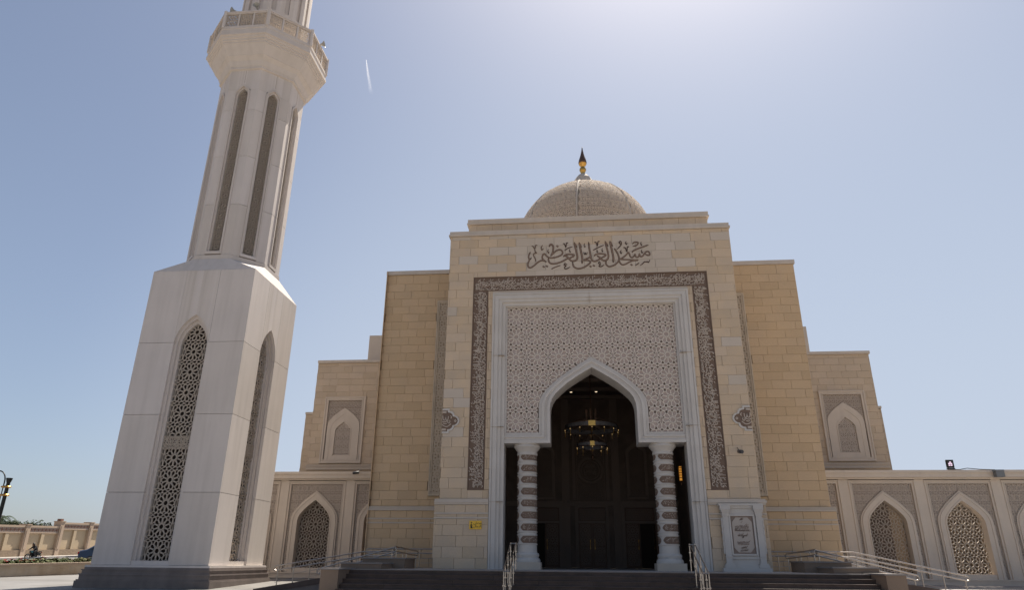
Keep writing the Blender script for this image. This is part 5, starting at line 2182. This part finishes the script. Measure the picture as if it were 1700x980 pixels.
def tree(loc, h, wd, seed, label, n=7000, group=None, trunk_h=None):
    rn = random.Random(seed)
    t = thing('tree', label, 'tree', loc, group)
    mb = MB()
    th = trunk_h or h * .45
    mb.tube([(0, 0, -.3), (.05, 0, th * .5), (.0, .08, th), (.1, 0, h * .8)], [h * .035, h * .028, h * .022, h * .008], 8)
    blobs = []
    for i in range(7):
        a = rn.uniform(0, 6.28)
        r = rn.uniform(.1, .4) * wd
        e = (r * math.cos(a), r * math.sin(a), rn.uniform(.55, .84) * h)
        mb.tube([(0, 0, th * .7), (e[0] * .5, e[1] * .5, (th * .7 + e[2]) / 2 + .1), e], [h * .018, h * .012, h * .005], 6)
        blobs.append((e, rn.uniform(.18, .26) * wd))
    mb.build('trunk', M['bark'], t)
    cr = MB()
    for k in range(n):
        e, r = rn.choice(blobs)
        d = Vector((rn.gauss(0, 1), rn.gauss(0, 1), rn.gauss(0, .75))).normalized() * r * rn.uniform(.3, 1.0)
        c = Vector(e) + d
        l = rn.uniform(.14, .30) * h / 6
        a = Vector((rn.gauss(0, 1), rn.gauss(0, 1), rn.gauss(0, 1))).normalized()
        b = a.cross(Vector((rn.random(), rn.random(), 1))).normalized()
        cr.add([c - a * l, c + b * l * .5, c + a * l, c - b * l * .5], [(0, 1, 2, 3)])
    cr.build('crown', M['treeleaf'], t)
    return t


for i, (x, y, top, wd, lb) in enumerate(((-80.6, 95, 6.6, 4.2, 'dark rounded tree top showing above the perimeter wall, leftmost beyond the street lamp'),
                                  (-77.6, 96, 6.3, 5.4, 'low spreading dark tree crown behind the perimeter wall left of its capped pilaster'),
                                  (-82.0, 99, 6.0, 3.0, 'narrow dark tree crown between the two wider crowns behind the perimeter wall'),
                                  (-75.0, 97, 6.0, 4.6, 'rightmost dark tree crown behind the perimeter wall before the capped pilaster'))):
    tree((x, y, G(y)), top - G(y), wd, 20 + i, lb, group='trees beyond the perimeter wall')

# palm
pt = thing('palm_tree', 'palm tree with drooping fronds behind the street lamp at the left edge', 'palm tree', (-81.9, 95, G(95)))
mb = MB()
hp = 4.4
mb.tube([(0, 0, -.3), (.1, 0, hp * .5), (0, 0, hp)], [.28, .22, .2], 10)
for k in range(12):
    mb.lathe([(.24, 0), (.27, .08), (.23, .14)], 8, c=(.05, 0, .5 + k * .38))
mb.build('trunk', M['bark'], pt)
rn = random.Random(5)
for k in range(22):
    a = R(k * 137.5)
    up = rn.uniform(-.3, 1.1)
    fmb = MB()
    pts = []
    for i in range(9):
        s_ = i / 8
        r = 1.9 * s_
        pts.append(Vector((r * math.cos(a), r * math.sin(a), hp + up * 1.7 * s_ - 1.9 * s_ * s_)))
    fmb.tube(pts, [.03] * 5 + [.02] * 4, 4)
    for i in range(1, 8):
        for j in range(3):
            c = pts[i].lerp(pts[i + 1], j / 3)
            d = (pts[i + 1] - pts[i]).normalized()
            sd = d.cross(Vector((0, 0, 1))).normalized()
            for s_ in (-1, 1):
                tip = c + sd * s_ * .5 + d * .28 + Vector((0, 0, -.18))
                fmb.add([c, c + d * .05, tip], [(0, 1, 2)])
    fmb.build('frond', M['palmleaf'], pt)

# street lamp
lp = thing('street_lamp', 'black street lamp with curved arm and two gilt collars at the left edge', 'street lamp', (-29.45, 34, G(34)))
TL = Matrix.Translation((29.45, -34, -G(34)))
mb = MB(TL)
c = (-29.45, 34, 0)
mb.lathe([(.22, G(34)), (.22, 1.5), (.12, 1.6), (.095, 3.0), (.085, 5.45), (.10, 5.48), (.15, 5.66), (.15, 5.69), (.02, 5.70)], 16, c=c)
mb.build('pole', M['lampblack'], lp, smooth=35)
for z in (4.84, 5.25):
    mb = MB(TL)
    mb.lathe([(.09, z - .06), (.16, z - .045), (.19, z), (.16, z + .045), (.09, z + .06)], 16, c=(-29.45, 34, 0))
    mb.lathe([(.04, z - .05), (.09, z - .04), (.11, z), (.09, z + .04), (.04, z + .05)], 12, c=(-29.68, 34, 0))
    mb.build('gilt_collar', M['gold'], lp, smooth=50)
mb = MB(TL)
P = [(-29.68, 34, 3.2), (-29.68, 34, 5.5)]
P += [(-30.13 + .45 * math.cos(R(a)), 34, 5.5 + .56 * math.sin(R(a))) for a in range(15, 181, 15)]
P += [(-30.6, 34, 5.2), (-30.62, 34, 5.1)]
mb.tube(P, .032, 8)
mb.build('curved_arm', M['lampblack'], lp, smooth=40)
mb = MB(TL)
mb.lathe([(.05, 5.12), (.20, 5.0), (.24, 4.85), (.22, 4.83)], 16, c=(-30.62, 34, 0))
mb.build('lamp_shade', M['lampblack'], lp, smooth=40)

# motorcycle and rider on the road
BX, BY = -48.6, 61.0
bz = G(BY) + .02
bd = Vector((-rd.x, -rd.y, 0))          # heading: along the road, towards the left
bd = Vector((-.2, -.98, 0)).normalized()          # turning across the road
HEAD = Matrix.Translation((BX, BY, bz)) @ Matrix(((bd.x, -bd.y, 0, 0), (bd.y, bd.x, 0, 0), (0, 0, 1, 0), (0, 0, 0, 1))) @ Matrix.Scale(.84, 4)
bk = thing('motorcycle', 'small teal and black motorcycle riding along the road', 'motorcycle', (BX, BY, bz))
TB = Matrix.Translation((-BX, -BY, -bz)) @ HEAD
mb = MB(TB)


def wheel(cx, r, w_, name, parent, T, y=0):
    o_ = bpy.data.objects.new(name, None)
    COL.objects.link(o_)
    o_.parent = parent
    Tw = T @ Matrix.Translation((cx, y, r)) @ Matrix.Rotation(R(90), 4, 'X')
    m1 = MB(Tw)
    m1.lathe([(r - .09, -w_), (r - .02, -w_), (r, 0), (r - .02, w_), (r - .09, w_), (r - .09, -w_)], 24, cap=False)
    m1.build('tyre', M['tyre'], o_, smooth=50)
    m1 = MB(Tw)
    m1.lathe([(r - .11, -w_ * .7), (r - .085, -w_ * .7), (r - .085, w_ * .7), (r - .11, w_ * .7), (r - .11, -w_ * .7)], 24, cap=False)
    m1.lathe([(.05, -.05), (.05, .05)], 10)
    for k in range(8):
        a = R(45 * k)
        m1.box(-.012, .012, -.012, .012, -.01, .01)
        m1.tube([(.04 * math.cos(a), .04 * math.sin(a), 0), ((r - .1) * math.cos(a), (r - .1) * math.sin(a), 0)], .008, 4)
    m1.build('rim', M['chrome'], o_)


wheel(.64, .31, .05, 'front_wheel', bk, TB)
wheel(-.62, .30, .06, 'rear_wheel', bk, TB)
mb = MB(TB)
mb.tube([(-.62, 0, .3), (-.2, 0, .42), (.15, 0, .38), (.42, 0, .85)], .035, 6)
mb.tube([(.42, 0, .92), (.64, 0, .31)], .03, 6)
mb.tube([(-.62, .09, .3), (-.45, .1, .72)], .025, 6)
mb.box(-.2, .18, -.12, .12, .28, .55)
mb.box(-.5, .35, -.09, .09, .45, .74)
mb.box(-.75, -.3, -.16, .16, .55, .72)
mb.build('frame', M['black'], bk)
mb = MB(TB)
mb.lathe([(.02, -.27), (.13, -.2), (.16, -.02), (.15, .12), (.03, .24)], 12)
tk = mb
tk.v = []
tk.f = []
tk.mi = []
tk.T = TB @ Matrix.Translation((.16, 0, .80)) @ Matrix.Rotation(R(80), 4, 'Y')
tk.lathe([(.02, -.27), (.12, -.22), (.15, -.02), (.13, .14), (.03, .24)], 12)
tk.build('fuel_tank', M['biketeal'], bk, smooth=50)
mb = MB(TB)
mb.box(-.62, -.05, -.12, .12, .74, .83)
mb.box(-.85, -.6, -.09, .09, .78, .88)
mb.build('seat', M['black'], bk)
mb = MB(TB)
mb.tube([(.36, -.36, 1.04), (.42, -.2, 1.06), (.44, 0, 1.0), (.42, .2, 1.06), (.36, .36, 1.04)], .015, 6)
mb.build('handlebar', M['chrome'], bk)
mb = MB(TB @ Matrix.Translation((.54, 0, .93)) @ Matrix.Rotation(R(90), 4, 'Y'))
mb.lathe([(.03, -.1), (.09, -.02), (.1, .05)], 12)
mb.build('headlight', M['chrome'], bk)
mb = MB(TB)
mb.tube([(.1, .14, .3), (-.3, .16, .25), (-.8, .16, .33)], [.03, .04, .045], 8)
mb.build('exhaust', M['chrome'], bk)
mb = MB(TB)
mb.box(-.95, -.86, -.05, .05, .72, .80)
mb.box(-.4, -.15, -.14, -.121, .5, .68)
mb.build('red_panel', M['redpaint'], bk)


def skin_body(name, verts, edges, radii, mt, parent, root=0, T=None, sub=1):
    me = bpy.data.meshes.new(name)
    T = T or Matrix.Identity(4)
    me.from_pydata([tuple(T @ Vector(v)) for v in verts], edges, [])
    o_ = bpy.data.objects.new(name, me)
    COL.objects.link(o_)
    m_ = o_.modifiers.new('skin', 'SKIN')
    for i, r_ in enumerate(radii):
        sv = me.skin_vertices[0].data[i] if me.skin_vertices else None
        if sv:
            sv.radius = (r_, r_)
            sv.use_root = (i == root)
    if sub:
        s_ = o_.modifiers.new('sub', 'SUBSURF')
        s_.levels = s_.render_levels = sub
    bpy.context.view_layer.update()
    dg = bpy.context.evaluated_depsgraph_get()
    nm_ = bpy.data.meshes.new_from_object(o_.evaluated_get(dg))
    bpy.data.objects.remove(o_)
    nm_.materials.clear()
    nm_.materials.append(mt)
    nm_.polygons.foreach_set('use_smooth', [True] * len(nm_.polygons))
    o2 = bpy.data.objects.new(name, nm_)
    COL.objects.link(o2)
    o2.parent = parent
    return o2


pe = thing('person', 'rider in black clothes leaning forward on the motorcycle', 'person', (BX, BY, bz + .8))
TP = Matrix.Translation((-BX, -BY, -bz - .8)) @ HEAD
V_ = [(-.22, 0, .93), (-.10, 0, 1.14), (.10, 0, 1.32), (.17, 0, 1.40), (.24, 0, 1.53),
      (.07, .19, 1.32), (.20, .30, 1.14), (.34, .33, 1.06), (.39, .33, 1.05),
      (.07, -.19, 1.32), (.20, -.30, 1.14), (.34, -.33, 1.06), (.39, -.33, 1.05),
      (-.20, .12, .90), (.18, .21, .80), (.02, .20, .40), (.10, .20, .33),
      (-.20, -.12, .90), (.18, -.21, .80), (.02, -.20, .40), (.10, -.20, .33)]
E_ = [(0, 1), (1, 2), (2, 3), (3, 4), (2, 5), (5, 6), (6, 7), (7, 8), (2, 9), (9, 10), (10, 11), (11, 12), (0, 13), (13, 14), (14, 15), (15, 16), (0, 17), (17, 18), (18, 19), (19, 20)]
Rd = [.15, .15, .16, .065, .10, .085, .06, .042, .035, .085, .06, .042, .035, .11, .085, .06, .05, .11, .085, .06, .05]
skin_body('body', V_, E_, Rd, M['cloth'], pe, T=TP)
mb = MB(TP @ Matrix.Translation((.25, 0, 1.54)))
mb.lathe([(.04, -.14), (.085, -.08), (.10, .0), (.09, .08), (.05, .125), (.01, .135)], 14)
mb.build('head', M['skin'], pe, smooth=True)
mb = MB(TP @ Matrix.Translation((.24, 0, 1.56)))
mb.lathe([(.108, -.03), (.112, .02), (.10, .09), (.055, .14), (.01, .15)], 14)
mb.build('hair', M['black'], pe, smooth=True)
for s in (-1, 1):
    mb = MB(TP)
    c = Vector((.40, s * .33, 1.045))
    mb.tube([c + Vector((-.05, 0, .0)), c, c + Vector((.03, 0, -.005))], [.022, .034, .028], 8)
    for k in range(4):
        o_ = s * (-.03 + .02 * k)
        mb.tube([c + Vector((.02, o_, .01)), c + Vector((.06, o_, .005)), c + Vector((.065, o_, -.03)), c + Vector((.04, o_, -.045))], .009, 5)
    mb.tube([c + Vector((-.01, -s * .03, 0)), c + Vector((.01, -s * .05, -.02)), c + Vector((.035, -s * .05, -.035))], .010, 5)
    mb.build('hand', M['skin'], pe, smooth=50)

# blue car, mostly hidden behind the minaret
CX, CY_ = -34.4, 51.2
cz = G(CY_) + .02
car = thing('car', 'dark blue car on the road, mostly hidden behind the minaret base', 'car', (CX, CY_, cz))
# the wall direction is the car's direction; its rear points left
fd = Vector((rd.x, rd.y, 0)) * -1
fd = Vector((.86, .51, 0)).normalized()
TCR = Matrix(((fd.x, -fd.y, 0, 0), (fd.y, fd.x, 0, 0), (0, 0, 1, 0), (0, 0, 0, 1)))
prof = [(-2.2, .45), (-2.25, .75), (-2.15, .98), (-1.75, 1.05), (-1.25, 1.38), (-.3, 1.46), (.5, 1.38), (1.15, 1.02), (1.9, .92), (2.2, .75), (2.25, .45), (1.9, .28), (-1.9, .28)]


def hull(T, prof, hw, mt, name, parent, taper=.16):
    mb = MB(T)
    n = len(prof)
    rows = []
    for yy in (-1, -.86, 0, .86, 1):
        rows.append([(x * (1 if abs(yy) < .9 else .985), yy * hw * (1 - taper * max(0, z - .95) / .5), z - (.03 if abs(yy) > .9 else 0)) for x, z in prof])
    for a, b in zip(rows, rows[1:]):
        mb.strip(a, b, closed=True)
    mb.add(rows[0], [tuple(range(n))])
    mb.add(rows[-1], [tuple(range(n))[::-1]])
    return mb.build(name, mt, parent, smooth=35)


hull(TCR, prof, .87, M['carpaint'], 'body', car)
mb = MB(TCR)
for s in (-1, 1):
    for quad in ([(-1.55, 1.06), (-1.18, 1.33), (-.35, 1.39), (-.35, 1.03)], [(-.28, 1.03), (-.28, 1.39), (.45, 1.32), (.95, 1.02)]):
        vs = [(x, s * (.875 * (1 - .16 * max(0, z - .95) / .5) + .004), z) for x, z in quad]
        mb.add(vs, [(0, 1, 2, 3)])
mb.add([(-1.73, -.68, 1.07), (-1.73, .68, 1.07), (-1.27, .62, 1.375), (-1.27, -.62, 1.375)], [(0, 1, 2, 3)])
mb.build('window', M['glass'], car)
for s in (-1, 1):
    wheel(-1.4, .32, .11, 'wheel', car, TCR, y=s * .80)
    wheel(1.4, .32, .11, 'wheel', car, TCR, y=s * .80)
    mb = MB(TCR)
    mb.box(-2.27, -2.1, s * .60 - .16, s * .60 + .16, .74, .90)
    mb.build('tail_light', M['redlight'], car)
    mb = MB(TCR)
    mb.box(2.08, 2.24, s * .62 - .15, s * .62 + .15, .66, .78)
    mb.build('headlight', M['chrome'], car)

# contrail: a thin tapering trail of ice cloud far overhead
cm = bpy.data.materials.new('contrail_ice')
cm.use_nodes = True
n = cm.node_tree
n.nodes.clear()
out = n.nodes.new('ShaderNodeOutputMaterial')
mx = n.nodes.new('ShaderNodeMixShader')
tr = n.nodes.new('ShaderNodeBsdfTransparent')
em = n.nodes.new('ShaderNodeBsdfTranslucent')
em.inputs[0].default_value = (.95, .95, .97, 1)
tcn = n.nodes.new('ShaderNodeTexCoord')
sep = n.nodes.new('ShaderNodeSeparateXYZ')
mr = n.nodes.new('ShaderNodeMapRange')
mr.inputs[1].default_value = 0
mr.inputs[2].default_value = 1
mr.inputs[3].default_value = .0
mr.inputs[4].default_value = .34
n.links.new(tcn.outputs['Generated'], sep.inputs[0])
n.links.new(sep.outputs['Z'], mr.inputs[0])
lw = n.nodes.new('ShaderNodeLayerWeight')
lw.inputs[0].default_value = .5
inv = n.nodes.new('ShaderNodeMath')
inv.operation = 'SUBTRACT'
inv.inputs[0].default_value = 1
n.links.new(lw.outputs['Facing'], inv.inputs[1])
mu = n.nodes.new('ShaderNodeMath')
mu.operation = 'MULTIPLY'
n.links.new(mr.outputs[0], mu.inputs[0])
n.links.new(inv.outputs[0], mu.inputs[1])
n.links.new(mu.outputs[0], mx.inputs[0])
n.links.new(tr.outputs[0], mx.inputs[1])
n.links.new(em.outputs[0], mx.inputs[2])
n.links.new(mx.outputs[0], out.inputs[0])
o = MB().tube([(-749.7, 2000, 1750), (-746, 2000, 1730), (-736.5, 2000, 1680), (-726.5, 2000, 1636), (-715.4, 2000, 1590)], [.8, 2.6, 5.0, 6.4, 7.5], 12).build('contrail', cm, smooth=True)
tag(o, 'short white aircraft contrail high in the blue sky right of the minaret', 'contrail')
